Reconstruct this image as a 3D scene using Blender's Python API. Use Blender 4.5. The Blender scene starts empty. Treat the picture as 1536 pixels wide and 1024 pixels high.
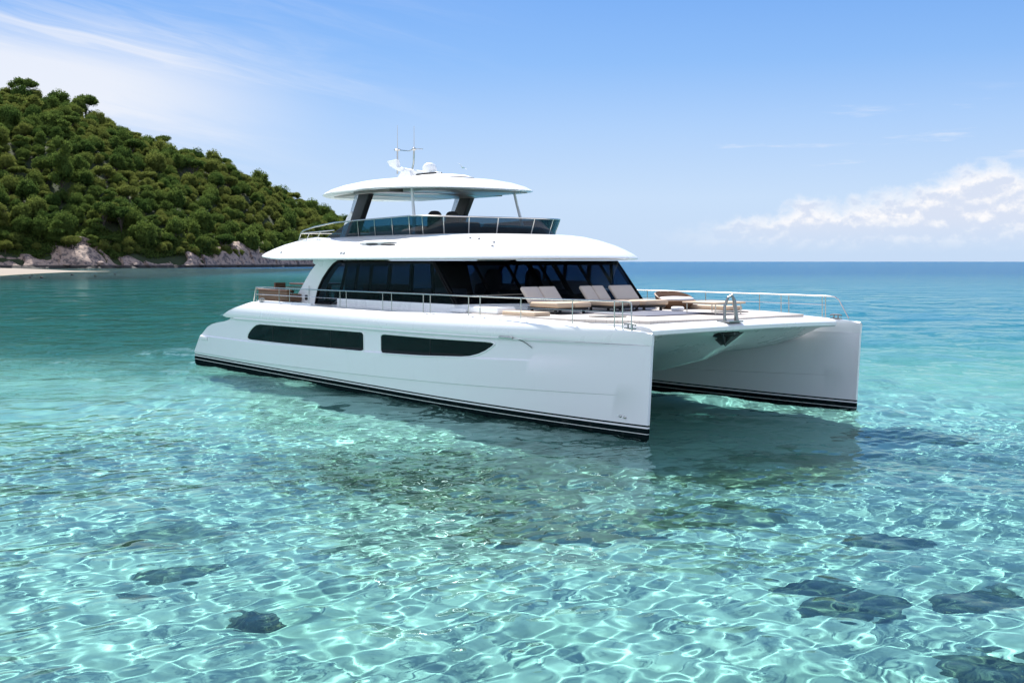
import bpy, math, random
import numpy as np
from mathutils import Vector, Matrix

sc = bpy.context.scene
COL = sc.collection
R = math.radians

# ------------------------------------------------------------------ camera
cam = bpy.data.cameras.new('camera')
cam_o = bpy.data.objects.new('camera', cam)
COL.objects.link(cam_o)
sc.camera = cam_o
cam.sensor_width = 36
cam.lens = 40
cam.shift_y = -120 / 1536
cam.clip_start = 0.1
cam.clip_end = 60000
cam_o.location = (0, 0, 4)
cam_o.rotation_euler = (math.pi / 2, 0, 0)

# ------------------------------------------------------------------ exposure, sun
sc.view_settings.view_transform = 'Standard'
sc.view_settings.look = 'None'
sc.view_settings.gamma = 1
EXPOSURE = 1.0
sc.view_settings.exposure = EXPOSURE
SUN_AZ = math.atan2(-0.36, 0.93)
SUN_EL = R(50)
sun = bpy.data.lights.new('sun', 'SUN')
sun.energy = 4.8
sun.angle = R(0.5)
sun.color = (1.0, 0.96, 0.9)
sun_o = bpy.data.objects.new('sun', sun)
COL.objects.link(sun_o)
sdir = Vector((math.sin(SUN_AZ) * math.cos(SUN_EL), math.cos(SUN_AZ) * math.cos(SUN_EL), math.sin(SUN_EL)))
sun_o.rotation_euler = sdir.to_track_quat('Z', 'Y').to_euler()
sun.cycles.is_caustics_light = True
sc.cycles.max_bounces = 10
sc.cycles.transparent_max_bounces = 16
sc.cycles.sample_clamp_indirect = 6
sc.cycles.sample_clamp_direct = 4
sc.cycles.caustics_refractive = True
sc.cycles.caustics_reflective = False

# ------------------------------------------------------------------ node helpers
class NT:
    def __init__(s, tree):
        s.t = tree; s.n = tree.nodes; s.l = tree.links
    def node(s, typ, **kw):
        n = s.n.new(typ)
        for k, v in kw.items():
            if k.startswith('i_'):
                key = k[2:]
                key = int(key) if key.isdigit() else key.replace('_', ' ')
                s.put(n.inputs[key], v)
            else:
                setattr(n, k, v)
        return n
    def put(s, sock, v):
        if hasattr(v, 'is_output') or isinstance(v, bpy.types.NodeSocket):
            s.l.new(v, sock)
        elif isinstance(v, (tuple, list)) and len(v) == 3 and sock.type == 'RGBA':
            sock.default_value = (*v, 1)
        else:
            sock.default_value = v
    def m(s, op, a, b=None, c=None, clamp=False):
        n = s.n.new('ShaderNodeMath'); n.operation = op; n.use_clamp = clamp
        s.put(n.inputs[0], a)
        if b is not None: s.put(n.inputs[1], b)
        if c is not None: s.put(n.inputs[2], c)
        return n.outputs[0]
    def mix(s, f, a, b, blend='MIX'):
        n = s.n.new('ShaderNodeMix'); n.data_type = 'RGBA'; n.blend_type = blend
        s.put(n.inputs[0], f); s.put(n.inputs[6], a); s.put(n.inputs[7], b)
        return n.outputs[2]
    def ramp(s, f, stops, interp='LINEAR'):
        n = s.n.new('ShaderNodeValToRGB'); cr = n.color_ramp; cr.interpolation = interp
        while len(cr.elements) < len(stops): cr.elements.new(0.5)
        for e, (p, c) in zip(cr.elements, stops):
            e.position = p
            e.color = (c, c, c, 1) if isinstance(c, (int, float)) else (*c, 1)
        s.put(n.inputs[0], f)
        return n.outputs[0]
    def noise(s, vec, scale, detail=4, rough=0.55, dist=0.0, out=0):
        n = s.n.new('ShaderNodeTexNoise')
        n.inputs['Scale'].default_value = scale; n.inputs['Detail'].default_value = detail
        n.inputs['Roughness'].default_value = rough; n.inputs['Distortion'].default_value = dist
        if vec is not None: s.put(n.inputs['Vector'], vec)
        return n.outputs[out]
    def step(s, x, a, b):
        n = s.n.new('ShaderNodeMapRange'); n.interpolation_type = 'SMOOTHSTEP'
        s.put(n.inputs[0], x); s.put(n.inputs[1], a); s.put(n.inputs[2], b)
        return n.outputs[0]
    def vmul(s, v, k):
        n = s.n.new('ShaderNodeVectorMath'); n.operation = 'MULTIPLY'
        s.put(n.inputs[0], v); n.inputs[1].default_value = k
        return n.outputs[0]
    def bump(s, h, strength, dist=1.0):
        n = s.n.new('ShaderNodeBump'); n.inputs['Strength'].default_value = strength
        n.inputs['Distance'].default_value = dist
        s.put(n.inputs['Height'], h)
        return n.outputs[0]

# ------------------------------------------------------------------ world
w = bpy.data.worlds.new('World'); sc.world = w; w.use_nodes = True
T = NT(w.node_tree)
bg = w.node_tree.nodes['Background']
STR = 0.12
K = 1.0 / (STR * 2 ** EXPOSURE)          # turns a displayed linear value into a sky value
sky = T.node('ShaderNodeTexSky', sky_type='NISHITA', sun_disc=False)
sky.sun_elevation = SUN_EL; sky.sun_rotation = SUN_AZ
sky.air_density = 1.0; sky.dust_density = 0.6; sky.ozone_density = 2.0
tc = T.node('ShaderNodeTexCoord')
sep = T.node('ShaderNodeSeparateXYZ', i_0=tc.outputs['Generated'])
dx, dy, dz = sep.outputs
hor = T.m('SQRT', T.m('ADD', T.m('MULTIPLY', dx, dx), T.m('MULTIPLY', dy, dy)))
el = T.m('ARCTAN2', dz, hor)                    # radians
az = T.m('ARCTAN2', dx, dy)                     # 0 = the way the camera looks, + to the right
eln = T.m('DIVIDE', T.m('MAXIMUM', el, 0.0), math.pi / 2)
grad = T.ramp(eln, [(0.0, (.58, .72, .92)), (0.035, (.58, .74, .96)), (0.075, (.42, .62, .94)), (0.11, (.26, .485, .88)),
                    (0.145, (.175, .385, .80)), (0.33, (.11, .29, .68)), (1.0, (.08, .22, .58))])
gradK = T.vmul(grad, (K, K, K))
base = T.mix(0.3, gradK, T.vmul(sky.outputs[0], (0.55, 0.72, 1.0)))
base = T.mix(T.step(el, 0.0, 0.55), gradK, base)
# cirrus, streaks high on the left
cv = T.node('ShaderNodeCombineXYZ', i_0=T.m('ADD', T.m('MULTIPLY', az, 3.2), T.m('MULTIPLY', el, 3.0)), i_1=T.m('MULTIPLY', T.m('ADD', el, T.m('MULTIPLY', az, 0.20)), 22.0), i_2=0.3)
warp = T.node('ShaderNodeVectorMath', operation='ADD')
T.put(warp.inputs[0], cv.outputs[0]); T.put(warp.inputs[1], T.vmul(T.noise(cv.outputs[0], 1.1, 3, 0.6, out=1), (0.9, 1.3, 0)))
cn = T.noise(warp.outputs[0], 0.8, 8, 0.62)
wisp = T.m('MULTIPLY', T.step(cn, 0.42, 0.85), 0.6)
az0 = T.m('ADD', az, 0.47)
core = T.m('MULTIPLY', T.step(T.m('ADD', T.m('MULTIPLY', T.m('ABSOLUTE', T.m('SUBTRACT', T.m('ADD', el, T.m('MULTIPLY', az0, 0.10)), 0.158)), -1.0), T.m('MULTIPLY', T.m('SUBTRACT', cn, 0.5), 0.10)), -0.065, -0.01), T.step(az, -0.12, -0.36))
cirr = T.m('ADD', T.m('MULTIPLY', wisp, T.m('MULTIPLY', T.step(el, 0.07, 0.16), T.step(az, 0.05, -0.22))), T.m('MULTIPLY', core, 1.0), clamp=True)
# added bright cloud deck out of view, fill light for the shaded hull
fill_cloud = T.m('MULTIPLY', T.step(T.noise(T.vmul(tc.outputs['Generated'], (1, 1, 2.2)), 2.3, 6, 0.55), 0.40, 0.58), T.step(T.m('ABSOLUTE', az), 0.85, 1.5))
cirr = T.m('MAXIMUM', T.m('MULTIPLY', cirr, 0.85), T.m('MULTIPLY', fill_cloud, 0.85))
# low thin streaks on the right
sv = T.node('ShaderNodeCombineXYZ', i_0=T.m('MULTIPLY', az, 9.0), i_1=T.m('MULTIPLY', el, 75.0), i_2=4.0)
sn = T.step(T.noise(sv.outputs[0], 1.0, 6, 0.6), 0.58, 0.78)
band = T.m('MULTIPLY', T.step(el, 0.06, 0.085), T.step(el, 0.15, 0.11))
streak = T.m('MULTIPLY', T.m('MULTIPLY', sn, band), T.m('MULTIPLY', T.step(az, 0.12, 0.2), 0.55))
cirr = T.m('MAXIMUM', cirr, streak)
c1 = T.mix(cirr, base, T.mix(fill_cloud, (0.90 * K, 0.92 * K, 0.98 * K), (1.44 * K, 1.47 * K, 1.62 * K)))
# cumulus bank low on the right
env = T.ramp(T.m('DIVIDE', T.m('ADD', az, 0.1), 0.8),
             [(0.0, 0.10), (0.18, 0.20), (0.30, 0.34), (0.375, 0.42), (0.44, 0.60), (0.475, 0.58), (0.52, 0.60), (0.565, 0.75), (0.62, 0.92), (0.68, 0.80), (1.0, 0.5)])
env = T.m('MULTIPLY', env, 0.092)
kv = T.node('ShaderNodeCombineXYZ', i_0=T.m('MULTIPLY', az, 34.0), i_1=T.m('MULTIPLY', el, 44.0), i_2=2.0)
kn = T.noise(kv.outputs[0], 1.0, 9, 0.58)
dens = T.m('ADD', T.m('SUBTRACT', env, el), T.m('MULTIPLY', T.m('SUBTRACT', kn, 0.5), 0.050))
cum = T.m('MULTIPLY', T.step(dens, -0.002, 0.017), T.m('MULTIPLY', T.step(az, 0.10, 0.24), T.step(el, 0.004, 0.02)))
kv2 = T.node('ShaderNodeCombineXYZ', i_0=T.m('MULTIPLY', az, 34.0), i_1=T.m('ADD', T.m('MULTIPLY', el, 44.0), -0.25), i_2=2.0)
kn2 = T.noise(kv2.outputs[0], 1.0, 9, 0.58)
relief = T.m('ADD', T.m('MULTIPLY', T.m('SUBTRACT', kn2, kn), 5.0), 0.35)
puff = T.step(T.m('ADD', relief, T.step(dens, 0.022, 0.002)), 0.1, 1.25)
ccol = T.mix(puff, (0.70 * K, 0.77 * K, 0.92 * K), (1.0 * K, 0.99 * K, 1.0 * K))
fadeb = T.m('MULTIPLY', cum, T.m('ADD', T.m('MULTIPLY', T.step(el, 0.010, 0.04), 0.72), 0.28))
c2 = T.mix(fadeb, c1, ccol)
T.put(bg.inputs[0], c2)
bg.inputs[1].default_value = STR

# ------------------------------------------------------------------ numpy noise
def _hash(ix, iy, seed):
    n = (ix.astype(np.int64) * 374761393 + iy.astype(np.int64) * 668265263 + seed * 1442695041) & 0x7fffffff
    n = ((n ^ (n >> 13)) * 1274126177) & 0x7fffffff
    return ((n ^ (n >> 16)) & 0xffff) / 65535.0
def vnoise(x, y, seed=0):
    x = np.asarray(x, float); y = np.asarray(y, float)
    ix = np.floor(x); iy = np.floor(y); fx = x - ix; fy = y - iy
    fx = fx * fx * (3 - 2 * fx); fy = fy * fy * (3 - 2 * fy)
    a = _hash(ix, iy, seed); b = _hash(ix + 1, iy, seed); c = _hash(ix, iy + 1, seed); d = _hash(ix + 1, iy + 1, seed)
    return (a * (1 - fx) + b * fx) * (1 - fy) + (c * (1 - fx) + d * fx) * fy - 0.5
def fbm(x, y, seed=0, oct=5, gain=0.5):
    s = 0; a = 1.0; f = 1.0
    for i in range(oct):
        s = s + a * vnoise(x * f + 17.3 * i, y * f - 9.1 * i, seed + i); a *= gain; f *= 2.03
    return s

# ------------------------------------------------------------------ object helpers
def tag(o, label=None, cat=None, group=None, kind=None):
    if label: o['label'] = label
    if cat: o['category'] = cat
    if group: o['group'] = group
    if kind: o['kind'] = kind
    return o
def empty(name, loc=(0, 0, 0), rz=0.0):
    o = bpy.data.objects.new(name, None); COL.objects.link(o)
    o.location = loc; o.rotation_euler = (0, 0, rz); o.empty_display_size = 0.3
    return o
def mesh_np(name, V, F, mat=None, parent=None, smooth=True, angle=None):
    me = bpy.data.meshes.new(name)
    V = np.asarray(V, np.float32); F = np.asarray(F, np.int32)
    me.vertices.add(len(V)); me.vertices.foreach_set('co', V.ravel())
    k = F.shape[1]
    me.loops.add(F.size); me.loops.foreach_set('vertex_index', F.ravel())
    me.polygons.add(len(F)); me.polygons.foreach_set('loop_start', np.arange(0, F.size, k, dtype=np.int32))
    me.polygons.foreach_set('use_smooth', np.full(len(F), smooth, dtype=bool))
    me.update(calc_edges=True)
    if angle: me.set_sharp_from_angle(angle=R(angle))
    if mat: me.materials.append(mat)
    o = bpy.data.objects.new(name, me); COL.objects.link(o)
    if parent: o.parent = parent
    return o
def grid_faces(n, m, wrap_n=False, wrap_m=False):
    idx = np.arange(n * m).reshape(n, m)
    if wrap_n: idx = np.vstack([idx, idx[:1]])
    if wrap_m: idx = np.hstack([idx, idx[:, :1]])
    return np.stack([idx[:-1, :-1], idx[:-1, 1:], idx[1:, 1:], idx[1:, :-1]], -1).reshape(-1, 4)

class MB:
    """collects shapes and links them as one mesh"""
    def __init__(s): s.v = []; s.f = []
    def add(s, vs, fs):
        b = len(s.v); s.v += [tuple(map(float, v)) for v in vs]; s.f += [tuple(int(i) + b for i in f) for f in fs]
        return s
    def box(s, x0, x1, y0, y1, z0, z1, M=None):
        vs = [(x, y, z) for x in (x0, x1) for y in (y0, y1) for z in (z0, z1)]
        if M is not None: vs = [M @ Vector(v) for v in vs]
        return s.add(vs, [(0, 1, 3, 2), (4, 6, 7, 5), (0, 4, 5, 1), (2, 3, 7, 6), (0, 2, 6, 4), (1, 5, 7, 3)])
    def grid(s, P, wrap_n=False, wrap_m=False):
        P = np.asarray(P, float); n, m, _ = P.shape
        return s.add(P.reshape(-1, 3), grid_faces(n, m, wrap_n, wrap_m))
    def tube(s, path, r, n=8, closed=False):
        P = [Vector(p) for p in path]; rr = r if isinstance(r, (list, tuple)) else [r] * len(P)
        rings = []
        L = len(P); up = None
        for i in range(L):
            if closed: d = P[(i + 1) % L] - P[i - 1]
            else: d = P[min(i + 1, L - 1)] - P[max(i - 1, 0)]
            d.normalize()
            if up is None:
                up = Vector((0, 0, 1)) if abs(d.z) < 0.9 else Vector((1, 0, 0))
            a = d.cross(up).normalized(); up = a.cross(d).normalized(); b = up
            rings.append([P[i] + (a * math.cos(t) + b * math.sin(t)) * rr[i] for t in [2 * math.pi * k / n for k in range(n)]])
        base = len(s.v)
        s.v += [tuple(v) for ring in rings for v in ring]
        for i in range(L if closed else L - 1):
            j = (i + 1) % L
            for k in range(n):
                k2 = (k + 1) % n
                s.f.append((base + i * n + k, base + i * n + k2, base + j * n + k2, base + j * n + k))
        if not closed:
            s.f.append(tuple(base + k for k in range(n))[::-1]); s.f.append(tuple(base + (L - 1) * n + k for k in range(n)))
        return s
    def prism(s, poly, axis, a, b):
        """poly = 2D outline; axis = the constant coordinate; from a to b"""
        def mk(p, c):
            return {'x': (c, p[0], p[1]), 'y': (p[0], c, p[1]), 'z': (p[0], p[1], c)}[axis]
        n = len(poly)
        vs = [mk(p, a) for p in poly] + [mk(p, b) for p in poly]
        fs = [tuple(range(n)), tuple(range(2 * n - 1, n - 1, -1))] + [(i, n + i, n + (i + 1) % n, (i + 1) % n) for i in range(n)]
        return s.add(vs, fs)
    def lathe(s, prof, n=24, c=(0, 0, 0), sx=1, sy=1):
        g = [[(c[0] + r * math.cos(2 * math.pi * k / n) * sx, c[1] + r * math.sin(2 * math.pi * k / n) * sy, c[2] + z) for k in range(n)] for r, z in prof]
        return s.grid(g, wrap_m=True)
    def blob(s, c, r, n=12, p=2.0):
        """superellipsoid"""
        g = []
        for i in range(n + 1):
            ph = -math.pi / 2 + math.pi * i / n
            row = []
            for k in range(2 * n):
                th = math.pi * k / n
                f = lambda v: math.copysign(abs(v) ** (2 / p), v)
                row.append((c[0] + r[0] * f(math.cos(ph)) * f(math.cos(th)), c[1] + r[1] * f(math.cos(ph)) * f(math.sin(th)), c[2] + r[2] * f(math.sin(ph))))
            g.append(row)
        return s.grid(g, wrap_m=True)
    def build(s, name, mat, parent=None, angle=35, bevel=0, merge=True):
        me = bpy.data.meshes.new(name)
        me.from_pydata(s.v, [], s.f)
        import bmesh
        bm = bmesh.new(); bm.from_mesh(me)
        if merge: bmesh.ops.remove_doubles(bm, verts=bm.verts, dist=1e-4)
        bmesh.ops.recalc_face_normals(bm, faces=bm.faces)
        if bevel:
            es = [e for e in bm.edges if len(e.link_faces) == 2 and e.calc_face_angle(0) > R(30)]
            bmesh.ops.bevel(bm, geom=es, offset=bevel, segments=3, profile=0.5, affect='EDGES', clamp_overlap=True)
        bm.to_mesh(me); bm.free()
        me.shade_smooth()
        me.set_sharp_from_angle(angle=R(angle))
        me.materials.append(mat)
        o = bpy.data.objects.new(name, me); COL.objects.link(o)
        if parent: o.parent = parent
        return o

# ------------------------------------------------------------------ materials
def mat(name):
    m = bpy.data.materials.new(name); m.use_nodes = True
    t = NT(m.node_tree)
    return m, t, m.node_tree.nodes['Principled BSDF'], m.node_tree.nodes['Material Output']
def simple(name, col, rough=0.5, metal=0.0, coat=0.0, var=0.06, scale=3.0, bump=0.0, bscale=60.0):
    m, t, p, o = mat(name)
    tcn = t.node('ShaderNodeTexCoord').outputs['Object']
    nz = t.noise(tcn, scale, 5, 0.6)
    lo = tuple(c * (1 - var) for c in col); hi = tuple(min(1, c * (1 + var)) for c in col)
    t.put(p.inputs['Base Color'], t.mix(nz, lo, hi))
    t.put(p.inputs['Roughness'], t.m('ADD', t.m('MULTIPLY', nz, 0.12), rough - 0.06, clamp=True))
    p.inputs['Metallic'].default_value = metal
    p.inputs['Coat Weight'].default_value = coat
    p.inputs['Coat Roughness'].default_value = 0.08
    if bump: t.put(p.inputs['Normal'], t.bump(t.noise(tcn, bscale, 3, 0.6), bump, 0.01))
    return m

M_WHITE = simple('white_gelcoat', (0.80, 0.80, 0.79), 0.28, coat=0.35, var=0.012, scale=0.8)
M_WHITE2 = simple('white_matt_paint', (0.76, 0.755, 0.75), 0.5, var=0.02)
M_GREY = simple('grey_ceiling_panel', (0.33, 0.31, 0.29), 0.35, coat=0.3, var=0.1, scale=1.5)
M_BROWN = simple('brown_ceiling_panel', (0.13, 0.095, 0.075), 0.3, coat=0.4, var=0.15, scale=1.5)
M_STEEL = simple('polished_steel', (0.50, 0.48, 0.45), 0.22, metal=1.0, var=0.05)
M_BLACK = simple('black_frame', (0.010, 0.010, 0.011), 0.55, coat=0.0, var=0.1)
M_FRAME = simple('black_window_frame', (0.006, 0.006, 0.007), 0.6)
M_FRAME.node_tree.nodes['Principled BSDF'].inputs['Specular IOR Level'].default_value = 0.08
M_DSTEEL = simple('weathered_steel', (0.24, 0.25, 0.25), 0.3, metal=0.9, var=0.2, scale=9)
M_RUBBER = simple('black_rubber', (0.02, 0.02, 0.02), 0.6)
M_CUSHION = simple('beige_canvas', (0.50, 0.38, 0.27), 0.85, var=0.05, scale=6, bump=0.3, bscale=140)
M_BACK = simple('pale_canvas', (0.52, 0.44, 0.37), 0.85, var=0.05, scale=6, bump=0.3, bscale=140)
M_WICKER = simple('brown_wicker', (0.16, 0.085, 0.045), 0.6, var=0.35, scale=18, bump=0.8, bscale=60)
M_TEAKRED = simple('varnished_wood', (0.30, 0.10, 0.035), 0.3, coat=0.5, var=0.3, scale=5)
M_INT = simple('cabin_wood', (0.16, 0.10, 0.06), 0.5, var=0.2)
M_SOFA = simple('grey_upholstery', (0.42, 0.40, 0.38), 0.9, var=0.05)
M_DECKSHADOW = simple('deck_shadow_navy', (0.05, 0.055, 0.09), 0.6, var=0.1)

def hull_mat():
    m, t, p, o = mat('white_hull_with_boot_stripe')
    tcn = t.node('ShaderNodeTexCoord').outputs['Object']
    s = t.node('ShaderNodeSeparateXYZ', i_0=tcn)
    zz = t.m('ADD', s.outputs[2], t.m('MULTIPLY', s.outputs[0], 0.00375))
    q = t.m('ADD', t.m('MULTIPLY', zz, 1.0), 0.5)
    dark = (0.006, 0.012, 0.014); wh = (0.82, 0.79, 0.82)
    col = t.ramp(q, [(0.0, dark), (0.560, (0.72, 0.72, 0.72)), (0.576, dark), (0.695, wh), (0.733, dark), (0.772, wh)], 'CONSTANT')
    streak = t.noise(t.vmul(tcn, (1.2, 1.2, 0.25)), 2.2, 5, 0.6)
    col2 = t.mix(t.m('MULTIPLY', t.step(streak, 0.55, 0.8), 0.06), col, (0.45, 0.46, 0.42))
    t.put(p.inputs['Base Color'], col2)
    p.inputs['Roughness'].default_value = 0.3; p.inputs['Specular IOR Level'].default_value = 0.3
    t.put(p.inputs['Coat Weight'], t.m('MULTIPLY', t.m('GREATER_THAN', zz, 0.27), 0.3)); t.put(p.inputs['Specular IOR Level'], t.m('MULTIPLY', t.m('GREATER_THAN', zz, 0.27), 0.3)); p.inputs['Coat Roughness'].default_value = 0.05
    t.put(p.inputs['Normal'], t.bump(t.noise(tcn, 0.9, 2, 0.5), 0.08, 0.03))
    return m
M_HULL = hull_mat()

def deck_mat():
    m, t, p, o = mat('pale_teak_deck')
    tcn = t.node('ShaderNodeTexCoord').outputs['Object']
    s = t.node('ShaderNodeSeparateXYZ', i_0=tcn)
    fr = t.m('FRACT', t.m('MULTIPLY', s.outputs[1], 9.0))
    seam = t.m('GREATER_THAN', fr, 0.93)
    grain = t.noise(t.vmul(tcn, (1.5, 30, 1)), 1.5, 5, 0.6)
    c = t.mix(grain, (0.40, 0.355, 0.315), (0.50, 0.455, 0.41))
    t.put(p.inputs['Base Color'], t.mix(t.m('MULTIPLY', seam, 0.6), c, (0.25, 0.22, 0.20)))
    p.inputs['Roughness'].default_value = 0.65
    return m
M_DECK = deck_mat()

def tint_glass(name, tint, base=(0.01, 0.012, 0.014), f0=0.05, rough=0.0, trans=0.6, refl=1.0):
    m = bpy.data.materials.new(name); m.use_nodes = True
    t = NT(m.node_tree); t.n.clear()
    o = t.node('ShaderNodeOutputMaterial')
    tr = t.node('ShaderNodeBsdfTransparent', i_0=tint)
    df = t.node('ShaderNodeBsdfDiffuse', i_0=base)
    gl = t.node('ShaderNodeBsdfGlossy'); gl.inputs['Roughness'].default_value = rough
    tcn = t.node('ShaderNodeTexCoord').outputs['Object']
    nb = t.bump(t.noise(tcn, 0.7, 2, 0.5), 0.06, 0.05)
    t.put(gl.inputs['Normal'], nb)
    lw = t.node('ShaderNodeLayerWeight'); lw.inputs['Blend'].default_value = 0.5
    fz = t.m('ADD', f0, t.m('MULTIPLY', t.m('POWER', lw.outputs['Facing'], 5.0), 1 - f0))
    a = t.node('ShaderNodeMixShader', i_0=trans, i_1=df.outputs[0], i_2=tr.outputs[0])
    b = t.node('ShaderNodeMixShader', i_0=t.m('MULTIPLY', fz, refl), i_1=a.outputs[0], i_2=gl.outputs[0])
    t.put(o.inputs[0], b.outputs[0])
    return m
M_GLASS = tint_glass('tinted_saloon_glass', (0.36, 0.42, 0.50), refl=0.45, f0=0.02, trans=0.93)
M_WGLASS = tint_glass('tinted_windscreen_glass', (0.46, 0.53, 0.62), refl=0.5, f0=0.02, trans=0.95)
M_HGLASS = tint_glass('black_hull_glass', (0.1, 0.1, 0.1), base=(0.003, 0.009, 0.010), f0=0.022, trans=0.0, refl=0.5)
M_FGLASS = tint_glass('blue_windbreak_glass', (0.16, 0.36, 0.46), base=(0.006, 0.02, 0.03), f0=0.03, trans=0.85)

# ------------------------------------------------------------------ water and seabed
def graded(lo, hi, h, near, far, g):
    a = list(np.arange(lo, hi, h)); s = h; x = a[-1]
    while x < far: s *= g; x += s; a.append(x)
    s = h; x = a[0]; b = []
    while x > near: s *= g; x -= s; b.append(x)
    return np.array(b[::-1] + a)
X = graded(-11, 13, .046, -6000, 6000, 1.04)
Y = graded(9.6, 27, .046, -60, 16000, 1.02)
gx, gy = np.meshgrid(X, Y)
Z = np.zeros_like(gx)
dist = np.hypot(gx, gy)
stepx = np.gradient(gx, axis=1); stepy = np.gradient(gy, axis=0)
hmax = np.maximum(stepx, stepy)
rng = np.random.default_rng(11)
NW = 100
far_gain = 1 + 2.2 * np.clip((dist - 17 + 0.25 * gx) / 38, 0, 1)
for i in range(NW):
    L = 0.23 * (11.0 / 0.23) ** ((i + 0.5) / NW) ** 1.25
    k = 2 * math.pi / L
    th = R(-96 + rng.normal() * (75 if L < 2 else 40))
    slope = 0.0138 if L < 0.6 else (0.0115 if L < 2 else 0.0075)
    a = slope / k
    hh = np.maximum(stepy * abs(math.sin(th)), stepx * abs(math.cos(th)))
    fade = np.clip(L / (hh * 3.6) - 0.7, 0, 1) * far_gain
    ph = k * (gx * math.cos(th) + gy * math.sin(th)) + rng.random() * 6.28
    ph = ph + 0.9 * vnoise(gx / (L * 3.1) + i, gy / (L * 3.1), i)
    env_ = 0.75 + 0.9 * vnoise(gx / (L * 6 + 3) + 7 * i, gy / (L * 6 + 3), 50 + i)
    Z += a * fade * env_ * np.sin(ph)
water = mesh_np('water', np.stack([gx, gy, Z], -1).reshape(-1, 3), grid_faces(*Z.shape))
tag(water, kind='structure')
m = bpy.data.materials.new('sea_water'); m.use_nodes = True
t = NT(m.node_tree); t.n.clear()
out = t.node('ShaderNodeOutputMaterial')
geo = t.node('ShaderNodeNewGeometry')
P_ = geo.outputs['Position']
sp = t.node('ShaderNodeSeparateXYZ', i_0=P_)
rad = t.m('SQRT', t.m('ADD', t.m('MULTIPLY', sp.outputs[0], sp.outputs[0]), t.m('MULTIPLY', sp.outputs[1], sp.outputs[1])))
n1 = t.noise(t.vmul(P_, (1, 1.6, 1)), 1.1, 5, 0.6, dist=0.6)
n2 = t.noise(t.vmul(P_, (1, 1.5, 1)), 0.34, 4, 0.6, dist=0.5)
n3 = t.noise(t.vmul(P_, (1, 1.3, 1)), 0.06, 4, 0.6, dist=0.5)
n0 = t.noise(t.vmul(P_, (1, 1.5, 1)), 4.0, 3, 0.6, dist=0.4)
bmp = t.node('ShaderNodeBump'); bmp.inputs['Distance'].default_value = 1.0
t.put(bmp.inputs['Height'], t.m('ADD', t.m('MULTIPLY', n0, t.m('MULTIPLY', t.step(rad, 34, 80), 0.02)), t.m('MULTIPLY', t.m('ADD', t.m('ADD', t.m('MULTIPLY', n1, 1.15), t.m('MULTIPLY', n2, 4.2)), t.m('MULTIPLY', n3, t.m('MULTIPLY', t.step(rad, 60, 200), 14.0))), t.step(rad, 30, 80))))
bmp.inputs['Strength'].default_value = 1.0
gls = t.node('ShaderNodeBsdfGlass'); gls.inputs['IOR'].default_value = 1.33; gls.inputs['Roughness'].default_value = 0.0
t.put(gls.inputs['Normal'], bmp.outputs[0])
t.put(gls.inputs['Roughness'], t.m('MULTIPLY', t.step(rad, 60, 400), 0.16))
t.put(gls.inputs['Color'], (0.635, 0.90, 0.88, 1))
t.put(out.inputs[0], gls.outputs[0])
water.data.materials.append(m)
water.cycles.is_caustics_caster = True

DEPTH = 2.2
def sea_floor_z(x, y):
    d = DEPTH + 0.12 * fbm(x / 3.0, y / 3.0, 5) + 0.5 * fbm(x / 25.0, y / 25.0, 8) * np.clip((y - 20) / 30, 0, 1)
    d = d + np.clip((y - 34) / 60, 0, 1) * 2.0 + np.clip((y - 120) / 400, 0, 1) * 8
    # shoals up to the sand spit far left
    return -d
xs = graded(-22, 24, .18, -6000, 6000, 1.07); ys = graded(2, 42, .18, -60, 16000, 1.07)
a, b = np.meshgrid(xs, ys)
bedZ = sea_floor_z(a, b)
bed = mesh_np('seabed', np.stack([a, b, bedZ], -1).reshape(-1, 3), grid_faces(*a.shape))
tag(bed, kind='structure')
m, t, p, o = mat('seabed_sand')
P_ = t.node('ShaderNodeNewGeometry').outputs['Position']
sp = t.node('ShaderNodeSeparateXYZ', i_0=P_)
nA = t.noise(P_, 0.25, 6, 0.6)
nB = t.noise(P_, 2.5, 5, 0.65)
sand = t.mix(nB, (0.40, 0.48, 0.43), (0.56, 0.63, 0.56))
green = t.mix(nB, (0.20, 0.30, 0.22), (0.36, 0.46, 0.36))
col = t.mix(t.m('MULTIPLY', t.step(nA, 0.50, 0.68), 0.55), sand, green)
def patch(cx, cy, rx, ry):
    u_ = t.m('DIVIDE', t.m('SUBTRACT', sp.outputs[0], cx), rx); v_ = t.m('DIVIDE', t.m('SUBTRACT', sp.outputs[1], cy), ry)
    return t.m('SUBTRACT', 1.0, t.m('ADD', t.m('MULTIPLY', u_, u_), t.m('MULTIPLY', v_, v_)))
nC = t.noise(P_, 1.1, 7, 0.72)
pm = t.m('MAXIMUM', patch(-0.8, 24.5, 5.2, 3.6), t.m('MAXIMUM', patch(7.2, 25.0, 4.0, 2.2), patch(-5.5, 19.0, 2.2, 1.0)))
pm = t.step(t.m('ADD', t.m('MULTIPLY', pm, 0.35), t.m('MULTIPLY', t.m('SUBTRACT', nC, 0.5), 2.2)), 0.02, 0.34)
col = t.mix(t.m('MULTIPLY', pm, 0.85), col, t.mix(nB, (0.055, 0.085, 0.055), (0.20, 0.22, 0.14)))
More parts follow.
